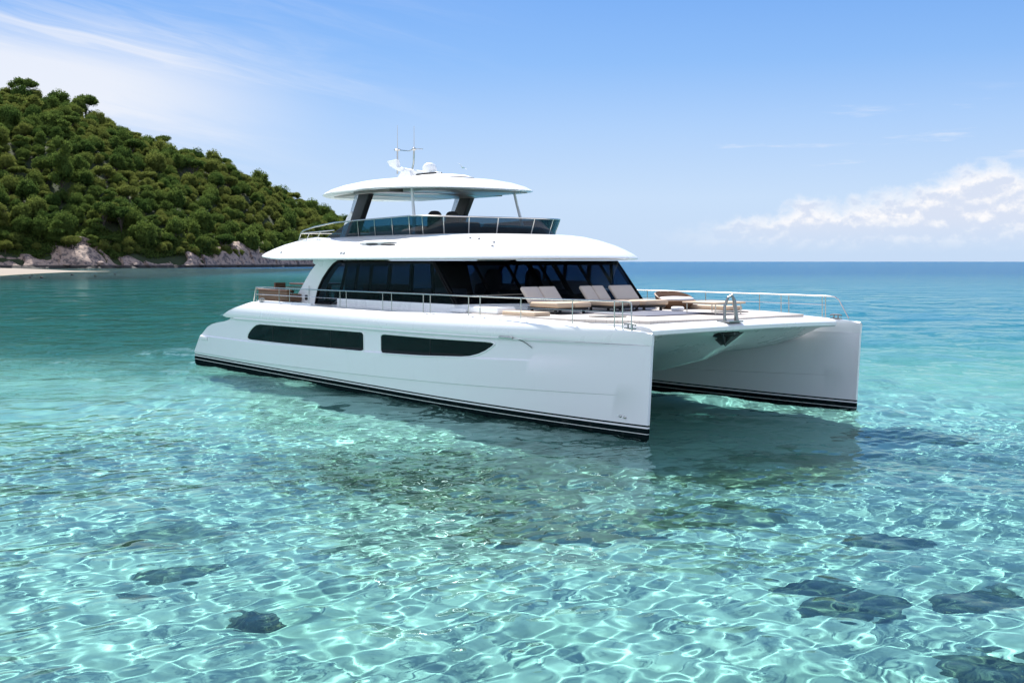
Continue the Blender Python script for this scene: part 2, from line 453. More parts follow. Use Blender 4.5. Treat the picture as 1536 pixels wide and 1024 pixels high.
# bed colour carries deep water's scattered blue; left, seagrass plus the hill's painted reflection
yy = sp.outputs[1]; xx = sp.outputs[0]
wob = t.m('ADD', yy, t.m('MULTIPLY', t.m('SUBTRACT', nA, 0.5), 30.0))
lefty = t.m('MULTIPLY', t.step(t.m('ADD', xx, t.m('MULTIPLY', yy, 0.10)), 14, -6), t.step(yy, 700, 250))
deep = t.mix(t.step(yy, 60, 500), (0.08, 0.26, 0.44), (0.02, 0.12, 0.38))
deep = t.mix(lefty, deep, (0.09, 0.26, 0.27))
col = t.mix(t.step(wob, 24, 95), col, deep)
grass_refl = t.m('MULTIPLY', t.step(wob, 42, 56), t.m('MULTIPLY', t.step(t.m('ADD', xx, t.m('MULTIPLY', yy, 0.12)), 4, -8), t.step(yy, 420, 200)))
col = t.mix(t.m('MULTIPLY', grass_refl, 0.85), col, (0.045, 0.135, 0.13))
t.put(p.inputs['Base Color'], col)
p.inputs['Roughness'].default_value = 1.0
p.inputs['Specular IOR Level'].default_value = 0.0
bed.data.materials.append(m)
bed.cycles.is_caustics_receiver = True

# ================================================================== the yacht
BO = Vector((6.1733, 28.2358, 0)); BR = R(-52.36)
yacht = empty('catamaran_yacht', BO, BR)
tag(yacht, 'large white power catamaran with black windows and a flybridge hardtop, floating in the bay', 'yacht')
def onboat(x, y, z):
    c, s = math.cos(BR), math.sin(BR)
    return (BO.x + x * c - y * s, BO.y + x * s + y * c, z)
S = 3.8925
ip = lambda x, xs, ys: float(np.interp(x, xs, ys))

# hull surface: levels of (z aft, z bow, full half breadth)
LV = [(-0.60, -0.50, 0.05), (-0.42, -0.38, 0.42), (-0.15, -0.15, 0.66), (0.0, 0.0, 0.72), (0.20, 0.16, 0.76), (0.36, 0.27, 0.79),
      (0.43, 0.92, 0.82), (0.455, 0.935, 0.86), (0.80, 1.25, 0.90), (1.13, 1.66, 0.935), (1.17, 1.70, 0.90), (1.50, 1.85, 0.905), (1.62, 1.91, 0.908), (1.70, 1.95, 0.91), (1.78, 1.99, 0.912), (1.86, 2.03, 0.915), (1.90, 2.06, 0.955), (1.93, 2.08, 0.965)]
def taper(x, k=1.0):
    u = min(1.0, max(0.0, -x / 9.5))
    f = 1 - (1 - u) ** 2.15
    if x < -17: f *= 1 - 0.06 * ((-17 - x) / 7.5) ** 1.5
    return f
def stem_x(z): return 0.0 + 0.07 * z
def stern_x(z): return ip(z, [-0.6, -0.3, 0.0, 0.3, 1.13, 1.55, 1.68, 1.81, 1.93], [-23.9, -24.5, -24.72, -24.64, -23.72, -22.93, -22.3, -21.1, -20.7])
def lev(i, x):
    """z and half breadth of level i at x"""
    za, zb, b = LV[i]
    u = min(1.0, max(0.0, (x + 20) / 20.0))
    z = za + (zb - za) * (u ** 1.5 if 6 <= i <= 11 else u)
    if i in (7, 9, 16):                       # the steps fade out towards the bow
        b = LV[i - 1][2] * 0.5 + LV[min(i + 1, len(LV) - 1)][2] * 0.5 + (b - LV[i - 1][2] * 0.5 - LV[min(i + 1, len(LV) - 1)][2] * 0.5) * min(1, max(0, (-x - 0.5) / 4))
    f = taper(x)
    if i < 4: f = f ** 1.08
    return z, 0.035 + (b - 0.035) * f
def hull_grid(sign):
    ns = 90
    rows = []
    order = [(i, 1) for i in range(len(LV))]
    for side in (1, -1):
        seq = range(len(LV)) if side == 1 else range(len(LV) - 1, -1, -1)
        for i in seq:
            row = []
            za, zb, _ = LV[i]
            for k in range(ns + 1):
                s = k / ns; s = 1 - (1 - s) ** 1.3
                xa, xb = stern_x(za), stem_x(zb)
                x = xa + (xb - xa) * s
                z, bb = lev(i, min(x, 0.0))
                cy = S - 0.0
                if side == -1: bb = bb * 0.98
                row.append((x, sign * (cy + side * bb), z))
            rows.append(row)
    return rows
hulls = []
for sign in (-1, 1):
    g = hull_grid(sign)
    mb = MB(); mb.grid(g, wrap_n=True)
    n = len(g); m_ = len(g[0])
    for e_ in (0, m_ - 1):
        for i in range(n // 2 - 1):
            j_ = n - 1 - i
            mb.f.append((i * m_ + e_, (i + 1) * m_ + e_, (j_ - 1) * m_ + e_, j_ * m_ + e_))
    hulls.append(mb.build('hull', M_HULL, yacht, angle=24))

def side_y(x, z):
    """outer half breadth of the hull at x, z"""
    pts = [lev(i, x) for i in range(len(LV))]
    return ip(z, [q[0] for q in pts], [q[1] for q in pts])
def hull_patch(outline_top, outline_bot, x0, x1, sign, off, n=60, nz=8):
    g = []
    for k in range(n + 1):
        x = x0 + (x1 - x0) * (0.5 - 0.5 * math.cos(math.pi * k / n))
        zt = ip(x, *zip(*outline_top)); zb = ip(x, *zip(*outline_bot))
        g.append([(x, sign * (S + side_y(x, zb + (zt - zb) * j / nz) + off), zb + (zt - zb) * j / nz) for j in range(nz + 1)])
    return g
W1T = [(-19.36, 1.30), (-19.30, 1.42), (-19.1, 1.56), (-18.85, 1.69), (-18.6, 1.78), (-18.3, 1.82), (-15, 1.85), (-11.34, 1.885), (-11.22, 1.87), (-11.15, 1.81)]
W1B = [(-19.36, 1.27), (-19.28, 1.22), (-19.1, 1.205), (-17, 1.215), (-15, 1.235), (-11.34, 1.29), (-11.22, 1.305), (-11.15, 1.36)]
W2T = [(-10.18, 1.80), (-10.1, 1.87), (-9.98, 1.89), (-7.5, 1.90), (-5.2, 1.93), (-4.95, 1.92), (-4.84, 1.88)]
W2B = [(-10.18, 1.38), (-10.1, 1.325), (-9.98, 1.315), (-8, 1.37), (-6.2, 1.455), (-5.85, 1.49), (-5.5, 1.565), (-5.2, 1.67), (-4.98, 1.78), (-4.84, 1.87)]
for hi, sign in enumerate((-1, 1)):
    for WT, WB, seams in ((W1T, W1B, (-17.3, -15.2, -13.2)), (W2T, W2B, (-7.6,))):
        g = hull_patch(WT, WB, WT[0][0], WT[-1][0], sign, 0.006)
        win = MB().grid(g).build('hull_window', M_HGLASS, hulls[hi])
        G = np.array(g)
        ring = [tuple(G[i, -1]) for i in range(len(G))] + [tuple(G[-1, j]) for j in range(G.shape[1] - 2, 0, -1)] + [tuple(G[i, 0]) for i in range(len(G) - 1, -1, -1)] + [tuple(G[0, j]) for j in range(1, G.shape[1] - 1)]
        MB().tube(ring, 0.022, 6, closed=True).build('window_frame', M_WHITE, win, merge=False)
        for x in seams:
            zt = ip(x, *zip(*WT)); zb = ip(x, *zip(*WB))
            MB().tube([(x, sign * (S + side_y(x, zb + (zt - zb) * q) + 0.006), zb + (zt - zb) * q) for q in (0, .33, .66, 1)], 0.008, 5).build('window_seam', M_BLACK, win)
    # rub rail: a slim moulding along the widest line, from the quarter to near the bow
    pts = []
    for k in range(70):
        x = -20.4 + 19.2 * k / 69
        z, bb = lev(17, x)
        pts.append((x, sign * (S + bb + 0.004), z + 0.0))
    MB().tube(pts, [0.006 + 0.026 * min(1, (69 - k) / 25) for k in range(70)], 8).build('rub_rail', M_WHITE2, hulls[hi])
    # small through hull fittings
    for fx, fz in ((-23.05, 1.03), (-0.75, 0.42), (-0.62, 0.40)):
        MB().blob((fx, sign * (S + side_y(fx, fz) + 0.004), fz), (0.05, 0.02, 0.03), 6).build('hull_fitting', M_STEEL, hulls[hi])
# mooring fairlead with its line on the near hull side
x = -4.5
MB().tube([(-4.62, -(S + side_y(-4.6, 2.06) + 0.02), 2.075), (-4.1, -(S + side_y(-4.1, 2.06) + 0.03), 2.07)], 0.028, 8).build('fairlead', M_STEEL, hulls[0])
MB().tube([(-4.1 + 0.16 * k, -(S + side_y(-4.1 + .16 * k, 1.95) + 0.03), 2.05 - 0.012 * k * k) for k in range(5)], 0.009, 5).build('mooring_line', M_RUBBER, hulls[0])
MB().box(-23.6, -22.95, -(S + 0.93), -(S + 0.86), 0.99, 1.12).build('boarding_hatch', M_WHITE2, hulls[0], bevel=0.01)
# wood steps on the quarter
for hi, sign in enumerate((-1, 1)):
    for k in range(3):
        x0 = -22.7 + 0.62 * k
        z0 = stern_profile = ip(x0, [-24.64, -23.72, -22.93, -22.3, -21.1, -20.7], [0.3, 1.13, 1.55, 1.68, 1.81, 1.93])
        MB().box(x0 + 0.25, x0 + 0.72, sign * S - 0.55, sign * S + 0.55, z0 + 0.03, z0 + 0.11).build('boarding_step', M_TEAKRED, hulls[hi], bevel=0.015)

# topsides: the rounded shoulder above the rub rail, one ring section per hull
def zrail(x): return lev(17, x)[0]
def ztop(x): return ip(x, [-21, -14, -6, -3, -1, 0.2], [2.55, 2.555, 2.55, 2.52, 2.45, 2.375])
def tstern(q):      # aft end of the topsides, q=0 at the rub rail, 1 at the deck
    return ip(q, [0, .08, .3, .6, .8, .92, 1.0], [-21.05, -21.42, -21.15, -20.5, -19.95, -19.72, -19.62])
PROF = [(-0.3, 0.0), (0.90, 0.0), (0.985, 0.03), (1.0, 0.10), (1.005, 0.22), (0.985, 0.42), (0.935, 0.62), (0.85, 0.80), (0.74, 0.92), (0.62, 0.98), (0.50, 1.0), (0.0, 1.0), (-0.60, 1.0), (-0.84, 0.93), (-0.93, 0.75), (-0.97, 0.4), (-0.96, 0.0)]
def topside(sign):
    rows = []
    ns = 90
    for (b, q) in PROF:
        row = []
        for k in range(ns + 1):
            s = k / ns; s = 1 - (1 - s) ** 1.35
            xa = tstern(q) if k == 0 else tstern(q)
            xe = stem_x(2.2) + 0.03 * q - 0.05 * max(0, q - .8) / .2
            x = xa + (xe - xa) * s
            f = taper(min(x, 0.0))
            wb = (0.985 if x < -3 else 0.985 + (0.966 - 0.985) * (x + 3) / 3) * f
            if abs(b) <= 0.62 and q > .9:      # flat deck keeps inside the tapered edge
                bb = b * f
            else: bb = (0.035 + (wb - 0.035)) * b if f > 0.02 else b * 0.035
            if x < -19: bb *= 1
            zr = zrail(min(x, 0)) + 0.004; z = zr + (ztop(min(x, 0.2)) - zr) * q
            row.append((x, sign * (S + bb + 0), z))
        rows.append(row)
    return rows
for sign in (-1, 1):
    g = topside(sign)
    mb = MB(); mb.grid(g, wrap_n=True)
    n = len(g); m_ = len(g[0])
    mb.f.append(tuple(i * m_ for i in range(n))); mb.f.append(tuple(i * m_ + m_ - 1 for i in range(n))[::-1])
    mb.build('topside', M_WHITE, yacht, angle=38)

# bridge deck between the hulls with the rounded beam across the bows
prof = [(-20.2, 1.25), (-20.6, 1.5), (-20.4, 2.4), (-20.0, 2.50), (-3.0, 2.50), (-1.05, 2.485), (-0.6, 2.475), (-0.38, 2.44), (-0.30, 2.38), (-0.30, 2.29), (-0.36, 2.245), (-0.72, 2.235), (-0.95, 2.16),
        (-1.5, 1.92), (-2.3, 1.66), (-3.4, 1.44), (-5.0, 1.26), (-8, 1.18)]
yy = np.linspace(-3.45, 3.45, 41)
rows = []
for y in yy:
    bow = 0.30 * (1 - (y / 3.45) ** 2)
    sag = 0.10 * (abs(y) / 3.45) ** 3
    rows.append([(x + (bow if x > -3 else 0), y, z + (0.05 * (1 - (y / 3.45) ** 2) if z > 2.2 else -0.38 * math.exp(-(y / 0.75) ** 2) * min(1, max(0, (-x - 1.0) / 2.0)) - 0.0)) for x, z in prof])
mb = MB(); mb.grid(rows, wrap_m=True)
n, k_ = len(rows), len(prof)
mb.f.append(tuple(range(k_))); mb.f.append(tuple(range((n - 1) * k_, n * k_))[::-1])
mb.build('bridge_deck', M_WHITE, yacht, angle=40)
# beam highlight joint at the far end
# deck covering
MB().prism([(-0.95, -2.9), (-0.62, 0), (-0.95, 2.9), (-3.0, 3.75), (-7.4, 3.85), (-7.4, -3.85), (-3.0, -3.75)], 'z', 2.50, 2.575).build('fore_deck', M_DECK, yacht, bevel=0.01)
MB().box(-20.0, -15.3, -3.6, 3.6, 2.50, 2.565).build('cockpit_sole', M_DECK, yacht, bevel=0.01)
# low coaming round the cockpit quarter
mb = MB()
path = [(-15.2, -4.42, 2.56), (-19.0, -4.42, 2.56), (-19.6, -4.25, 2.55), (-19.8, -3.8, 2.55), (-19.8, 3.8, 2.55), (-19.6, 4.25, 2.55), (-19.0, 4.42, 2.56), (-15.2, 4.42, 2.56)]
mb.tube(path, 0.055, 8).build('cockpit_coaming', M_WHITE, yacht)
# deck lockers and steps beside the near walkway
def rbox(name, mt, x0, x1, y0, y1, z0, z1, bv=0.04, parent=None):
    return MB().box(x0, x1, y0, y1, z0, z1).build(name, mt, parent or yacht, bevel=bv)
for sy in (-1, 1):
    rbox('deck_locker', M_WHITE, -7.3, -5.9, min(sy * 3.1, sy * 3.75), max(sy * 3.1, sy * 3.75), 2.56, 2.76, 0.05)
    rbox('deck_step', M_WHITE, -8.2, -7.35, min(sy * 3.0, sy * 3.75), max(sy * 3.0, sy * 3.75), 2.56, 2.68, 0.03)
rbox('locker_cushion', M_CUSHION, -5.7, -4.3, -3.75, -3.2, 2.56, 2.68, 0.04)
rbox('deck_hatch', M_BLACK, -3.4, -2.7, -2.7, -2.0, 2.577, 2.60, 0.008)
rbox('deck_hatch', M_BLACK, -3.4, -2.7, 2.0, 2.7, 2.577, 2.60, 0.008)
rbox('shadow_pad', M_DECKSHADOW, -4.9, -2.5, -1.5, 1.2, 2.577, 2.60, 0.01)  # deck shadow ahead of the loungers, painted as a thin dark sheet

# coachroof base under the windows
GX0, GX1 = -16.45, -8.0       # glass ends at the deck
mb = MB().prism([(-14.9, -3.66), (-8.05, -3.66), (-7.78, -3.3), (-7.72, 0), (-7.78, 3.3), (-8.05, 3.66), (-14.9, 3.66)], 'z', 2.5, 2.775)
mb.build('saloon_base', M_WHITE, yacht, bevel=0.03)
rbox('saloon_floor', M_INT, -14.85, -8.1, -3.55, 3.55, 2.78, 2.80, 0)

# glazing
def zr(x, z): return (x, z)
side = [(-16.42, 2.56), (-16.36, 2.75), (-16.18, 3.1), (-15.9, 3.4), (-15.5, 3.7), (-15.15, 3.9), (-14.9, 3.985), (-14.6, 4.02), (-9.12, 4.02), (-7.95, 2.77), (-14.87, 2.77), (-15.1, 2.66), (-15.38, 2.56)]
sal = MB
for sy in (-1, 1):
    a_, b_ = (sy * 3.60, sy * 3.63)
    sg = MB().prism(side, 'y', a_, b_).build('side_window', M_GLASS, yacht)
    fr = MB()
    outer = [(x, sy * 3.625, z) for x, z in side]
    fr.tube(outer[:8], 0.05, 6); fr.tube([(-16.42, sy * 3.625, 2.58), (-15.38, sy * 3.625, 2.58)], 0.03, 6)
    fr.tube([(-14.9, sy * 3.61, 3.97), (-9.15, sy * 3.61, 3.97)], 0.05, 6)
    for xb, xt, wd in ((-14.9, -14.35, .05), (-13.95, -13.6, .045), (-13.0, -12.75, .05), (-11.85, -11.65, .07), (-10.55, -10.4, .08), (-9.25, -9.35, .05)):
        fr.prism([(xb - wd, 2.78), (xb + wd, 2.78), (xt + wd, 4.0), (xt - wd, 4.0)], 'y', sy * 3.595, sy * 3.53)
    fr.box(-15.2, -8.1, min(sy * 3.59, sy * 3.5), max(sy * 3.59, sy * 3.5), 2.78, 3.02)
    fr.tube([(-9.12, sy * 3.64, 4.0), (-7.93, sy * 3.64, 2.78)], 0.026, 6)
    fr.build('window_frame', M_FRAME, sg, merge=False)
# windscreen, gently bowed
def ws(y, z):
    u = (z - 2.77) / 1.25
    return -7.95 - 1.17 * u + 0.30 * (1 - (y / 3.62) ** 2)
nY, nZ = 25, 4
rows = [[(ws(y, z), y, z) for z in np.linspace(2.77, 4.02, nZ)] for y in np.linspace(-3.62, 3.62, nY)]
rows2 = [[(p[0] - 0.03, p[1], p[2]) for p in r] for r in rows]
wind = MB().grid(rows).grid(rows2).build('windscreen', M_WGLASS, yacht)
fr = MB()
for y, wd in ((-3.6, .09), (-2.35, .05), (-1.2, .05), (-0.38, .09), (0.05, .05), (0.62, .09), (1.7, .05), (2.7, .05), (3.6, .08)):
    fr.add([(ws(y, z) - o_, y + q, z) for z in (2.77, 4.02) for q in (-wd, wd) for o_ in (0.035, 0.10)], [(0, 1, 3, 2), (4, 6, 7, 5), (0, 4, 5, 1), (2, 3, 7, 6), (0, 2, 6, 4), (1, 5, 7, 3)])
for z0, z1 in ((2.775, 3.0), (3.88, 4.02)):
    for k in range(nY - 1):
        y0, y1 = rows[k][0][1], rows[k + 1][0][1]
        fr.add([(ws(y, z) - o_, y, z) for z in (z0, z1) for y in (y0, y1) for o_ in (0.033, 0.09)], [(0, 1, 3, 2), (4, 6, 7, 5), (0, 4, 5, 1), (2, 3, 7, 6), (0, 2, 6, 4), (1, 5, 7, 3)])
fr.build('windscreen_frame', M_FRAME, wind, merge=False)
MB().tube([(-7.70, -3.3, 3.02), (-7.62, -1.5, 3.04), (-7.60, -1.0, 3.04)], 0.018, 6).build('grab_rail', M_STEEL, wind)

# white aft pillars, a curved plate each side
pil = [(-16.47, 2.52), (-16.40, 2.78), (-16.22, 3.12), (-15.94, 3.42), (-15.54, 3.72), (-15.18, 3.92), (-14.9, 4.02), (-14.6, 4.10), (-16.55, 4.10), (-16.62, 3.95), (-16.42, 3.88), (-16.75, 3.68), (-17.15, 3.35), (-17.55, 3.0), (-17.85, 2.75), (-18.02, 2.52)]
for sy in (-1, 1):
    pp = MB().prism(pil, 'y', sy * 3.30, sy * 3.66).build('aft_pillar', M_WHITE, yacht, bevel=0.03)
    hx = MB().box(-17.12, -16.95, min(sy * 3.655, sy * 3.69), max(sy * 3.655, sy * 3.69), 2.66, 2.84)
    hx.build('vent_hatch', M_BLACK, pp, bevel=0.02)
    MB().tube([(-16.78, sy * 3.70, 2.92), (-16.78, sy * 3.70, 3.16)], 0.014, 6).build('handle', M_STEEL, pp)
# cabin aft doors and things inside
MB().box(-15.0, -14.95, -3.3, 3.3, 2.8, 4.0).build('aft_door', M_GLASS, yacht)
for x0, x1, y0, y1, z1 in ((-14.4, -12.2, 1.6, 3.2, 3.2), (-12.0, -10.4, -2.6, -1.5, 3.15), (-11.5, -9.9, 1.9, 3.2, 3.35)):
    rbox('cabin_sofa', M_SOFA, x0, x1, y0, y1, 2.8, z1, 0.08)
rbox('galley_counter', M_INT, -14.5, -12.6, -2.9, -2.1, 2.8, 3.25, 0.02)
for y in (-0.9, 0.7):
    MB().blob((-9.9, y, 3.35), (0.14, 0.3, 0.42), 10, 3).box(-10.0, -9.5, y - .28, y + .28, 2.8, 3.05).build('helm_seat', M_BLACK, yacht)
rbox('helm_console', M_BLACK, -9.2, -8.75, -1.5, 1.4, 2.8, 3.12, 0.06)
MB().prism([(-14.0, 2.8), (-12.9, 2.8), (-13.3, 3.98), (-13.45, 3.98)], 'y', -0.6, 0.5).build('cabin_partition', M_INT, yacht)

# roof: a rounded slab with a long overhang
def plan(th, rx0, rx1, ry, p, cx, pa=None):
    c, s = math.cos(th), math.sin(th)
    pw = p if c > 0 else (pa or p)
    x = cx + (rx1 if c > 0 else rx0) * math.copysign(abs(c) ** (2 / pw), c)
    y = ry * math.copysign(abs(s) ** (2 / pw), s)
    return x, y
RCX, RX0, RX1, RY = -13.0, 9.1, 6.6, 4.2
def ring(k, z, n=120, ky=None, dxc=0.0, P=(2.8, 4.4)):
    return [(lambda q: (RCX + dxc + (q[0] - RCX) * k, q[1] * (ky or k), z(q[0], q[1]) if callable(z) else z))(plan(2 * math.pi * j / n, RX0, RX1, RY, P[0], RCX, P[1])) for j in range(n)]
def edge(x, y): return 4.045 + 0.10 * min(1, max(0, (-18.5 - x) / 2.2))
lift = lambda dzv: (lambda x, y: edge(x, y) + dzv)
rows = [ring(0.05, 4.07), ring(0.80, 4.07), ring(0.965, lift(0.0)), ring(0.995, lift(0.015)), ring(1.0, lift(0.05)), ring(0.996, lift(0.09)), ring(0.975, lift(0.18)), ring(0.935, lift(0.32), ky=0.925),
        ring(0.88, lift(0.47), ky=0.86), ring(0.80, lift(0.62), ky=0.78), ring(0.72, lift(0.73), ky=0.70), ring(0.64, 4.83, ky=0.655), ring(0.55, 4.86, ky=0.62), ring(0.05, 4.88, ky=0.05)]
mb = MB(); mb.grid(rows, wrap_m=True)
L_ = len(rows); n = 120
mb.f.append(tuple(range(n))); mb.f.append(tuple(range((L_ - 1) * n, L_ * n)))
from mathutils.bvhtree import BVHTree
rbvh = BVHTree.FromPolygons(mb.v, mb.f)
def roof_z(x, y):
    hit = rbvh.ray_cast(Vector((x, y, 9)), Vector((0, 0, -1)))
    return hit[0].z if hit[0] else 4.2
roof = mb.build('saloon_roof', M_WHITE, yacht, angle=50)
# air intake scoops on the roof shoulder
for sy in (-1, 1):
    MB().blob((-12.6, sy * 3.42, 4.60), (1.15, 0.22, 0.07), 10, 2.3).build('air_intake', M_WHITE2, roof)
    sl = MB()
    for k, (xa, xb) in enumerate(((-13.1, -12.35), (-12.2, -11.3))):
        sl.blob(((xa + xb) / 2, sy * 3.60, 4.555 - 0.03 * k), ((xb - xa) / 2, 0.05, 0.022), 8)
    sl.build('intake_grille', M_BLACK, roof)
    for x, y in ((-13.9, 4.05), (-13.7, 4.06), (-18.6, 3.85), (-8.9, 2.5), (-8.6, 2.4), (-8.0, 2.3), (-7.8, 2.5)):
        if sy > 0 and x > -9: continue
        z = roof_z(x, sy * y)
        MB().blob((x, sy * y, z + .01), (0.045, 0.045, 0.035), 6).tube([(x, sy * y, z), (x + .05, sy * y, z + .07)], 0.012, 5).build('deck_light', M_STEEL, roof)
# flybridge
fly = MB()
def fplan(k, z, n=100, p=2.5, x0=-16.6, x1=-10.0, cx=-12.0, ry=2.62):
    out = []
    for j in range(n + 1):
        th = -math.pi / 2 + math.pi * j / n
        c, s = math.cos(th), math.sin(th)
        out.append((cx + (x1 - cx) * abs(c) ** (2 / p) * 1.0 + k, (ry + k) * math.copysign(abs(s) ** (2 / p), s), z))
    return out
base_ = fplan(0.0, 4.78); top_ = fplan(0.16, 5.32)
def ztopg(x): return ip(x, [-16.2, -14.0, -12, -9, -8], [5.36, 5.40, 5.42, 5.33, 5.25])
def wing(bs, k, x_end, z0):     # straight sides running aft
    a_ = (x_end, -(2.62 + k), z0); b_ = (x_end, (2.62 + k), z0)
    return [a_] + bs + [b_]
Bs = wing(base_, 0, -16.1, 4.78); Ts = wing([(x, y, ztopg(x)) for x, y, z in top_], 0.16, -15.4, 5.36)
g1 = [Bs, Ts]; g2 = [[(p[0] - .03 if abs(p[1]) < 2 else p[0], p[1] * 0.99, p[2]) for p in r] for r in g1]
wb = MB().grid(g1).grid(g2).build('windbreak', M_FGLASS, yacht)
MB().tube([(x, y, z + 0.02) for x, y, z in Ts], 0.022, 8).build('windbreak_rail', M_STEEL, wb, merge=False)
for j in (0, 8, 20, 32, 44, 56, 68, 80, 94):
    MB().tube([Bs[j + 1], Ts[j + 1]], 0.018, 6).build('windbreak_post', M_STEEL, wb)
for x in (-15.2, -14.1, -13.0):
    for sy in (-1, 1): MB().tube([(x, sy * 2.64, 4.8), (x + .15, sy * 2.79, 5.38)], 0.014, 6).build('windbreak_post', M_STEEL, wb)
# inner coaming and deck of the flybridge
kb = [(x * 1.0, y, 4.80) for x, y, z in [((q[0] - (-12)) * 0.93 - 12, q[1] * 0.93, 0) for q in base_]]
rows = [[(x, y, z) for x, y, _ in kb] for z in (4.80, 5.08)]
MB().grid(rows).grid([[(x * 1.0 - .08, y * 0.96, 5.08) for x, y, _ in kb], [(x, y, 5.08) for x, y, _ in kb]]).build('flybridge_coaming', M_BLACK, yacht)
for x0, x1, y0, y1, z1, mt in ((-15.3, -13.2, -2.2, -1.3, 5.2, M_SOFA), (-15.3, -13.2, 1.3, 2.2, 5.2, M_SOFA), (-13.0, -11.6, 0.9, 2.1, 5.22, M_BACK), (-11.9, -11.1, -2.0, -0.5, 5.26, M_BLACK)):
    rbox('flybridge_seat', mt, x0, x1, y0, y1, 4.86, z1, 0.07)
rbox('flybridge_table', M_TEAKRED, -14.6, -13.7, -0.9, 0.9, 5.16, 5.2, 0.01)
MB().tube([(-14.15, 0, 4.86), (-14.15, 0, 5.17)], 0.05).build('table_post', M_STEEL, yacht)
for y in (-1.35, -0.65):
    MB().blob((-12.5, y, 5.30), (0.12, 0.27, 0.36), 10, 3).blob((-12.25, y, 5.08), (0.28, 0.27, 0.1), 8, 3).build('pilot_chair', M_BLACK, yacht)
# dark quarter panels at the aft end of the windbreak
for sy in (-1, 1):
    MB().prism([(-17.6, 4.80), (-16.05, 4.80), (-15.4, 5.34), (-15.9, 5.34)], 'y', sy * 2.62, sy * 2.66).build('quarter_panel', M_FGLASS, yacht)

# aft rail of the flybridge
mb = MB()
for sy in (-1, 1):
    mb.tube([(-15.4, sy * 2.8, 5.37), (-16.6, sy * 2.86, 5.34), (-18.0, sy * 2.9, 5.22), (-18.75, sy * 2.92, 5.10), (-18.95, sy * 2.9, 5.02)], 0.024, 8)
    mb.tube([(-18.95, sy * 2.9, 5.02), (-19.2, sy * 2.9, 4.62)], 0.022, 8)
    mb.tube([(-16.5, sy * 2.86, 5.08), (-18.95, sy * 2.9, 5.02)], 0.016, 8)
    mb.tube([(-17.6, sy * 2.88, 4.86), (-19.05, sy * 2.9, 4.80)], 0.012, 8)
    for x in (-17.5, -18.3): mb.tube([(x, sy * 2.88, 5.05), (x - .3, sy * 2.88, 4.72)], 0.014, 6)
mb.tube([(-18.95, -2.9, 5.02), (-19.1, 0, 5.05), (-18.95, 2.9, 5.02)], 0.02, 8)
mb.tube([(-19.05, -2.9, 4.82), (-19.2, 0, 4.85), (-19.05, 2.9, 4.82)], 0.012, 8)
mb.build('flybridge_rail', M_STEEL, yacht, merge=False)

# hardtop
HCX, HX0, HX1, HY = -15.15, 4.5, 4.4, 2.92
def hring(k, z, n=96, ky=None):
    return [(lambda q: (HCX + (q[0] - HCX) * k, q[1] * (ky or k), z))(plan(2 * math.pi * j / n, HX0, HX1, HY, 2.5, HCX)) for j in range(n)]
def hz(r, base): return [(x, y, z - 0.012 * ((x - HCX)) ** 2 * (0.35)) for x, y, z in r]
rows = [hring(0.03, 6.50), hring(0.62, 6.50), hring(0.64, 6.44), hring(0.90, 6.40), hring(0.985, 6.40), hring(1.0, 6.43), hring(0.985, 6.48), hring(0.93, 6.58), hring(0.82, 6.70), hring(0.66, 6.81), hring(0.45, 6.88), hring(0.03, 6.92)]
rows = [hz(r, 0) for r in rows]
mb = MB(); mb.grid(rows, wrap_m=True); n = 96
mb.f.append(tuple(range(n))); mb.f.append(tuple(range((len(rows) - 1) * n, len(rows) * n)))
hard = mb.build('hardtop', M_WHITE, yacht, angle=40)
# ceiling panels
for x0, x1, y0, y1, mt in ((-18.3, -16.2, -1.9, 1.9, M_GREY), (-16.1, -13.7, -2.35, 2.35, M_BROWN), (-13.6, -11.7, -1.9, 1.9, M_GREY)):
    MB().box(x0, x1, y0, y1, 6.31, 6.475).build('ceiling_panel', mt, hard, bevel=0.03)
# supports
for sy in (-1, 1):
    ap = MB().prism([(-16.95, 4.80), (-16.25, 4.80), (-15.15, 6.44), (-15.85, 6.44)], 'y', sy * 2.02, sy * 2.24).build('aft_support', M_BLACK, yacht, bevel=0.03)
    MB().prism([(-17.35, 4.85), (-16.85, 4.85), (-16.35, 5.55), (-16.55, 5.75), (-16.85, 5.55)], 'y', sy * 2.05, sy * 2.20).build('support_fairing', M_WHITE, ap, bevel=0.02)
    MB().prism([(-16.75, 5.60), (-16.45, 5.70), (-15.95, 6.44), (-16.3, 6.44)], 'y', sy * 2.12, sy * 2.14).build('side_glass', tint_glass('clear_side_glass', (0.75, 0.8, 0.85), base=(0.5, 0.55, 0.6), trans=0.7) if sy < 0 else bpy.data.materials['clear_side_glass'], ap)
    MB().tube([(-12.72, sy * 2.1, 6.42), (-12.60, sy * 2.14, 5.95), (-12.42, sy * 2.2, 5.36), (-12.35, sy * 2.25, 4.85)], [0.045, 0.045, 0.055, 0.06], 10).build('front_post', M_WHITE2, yacht)

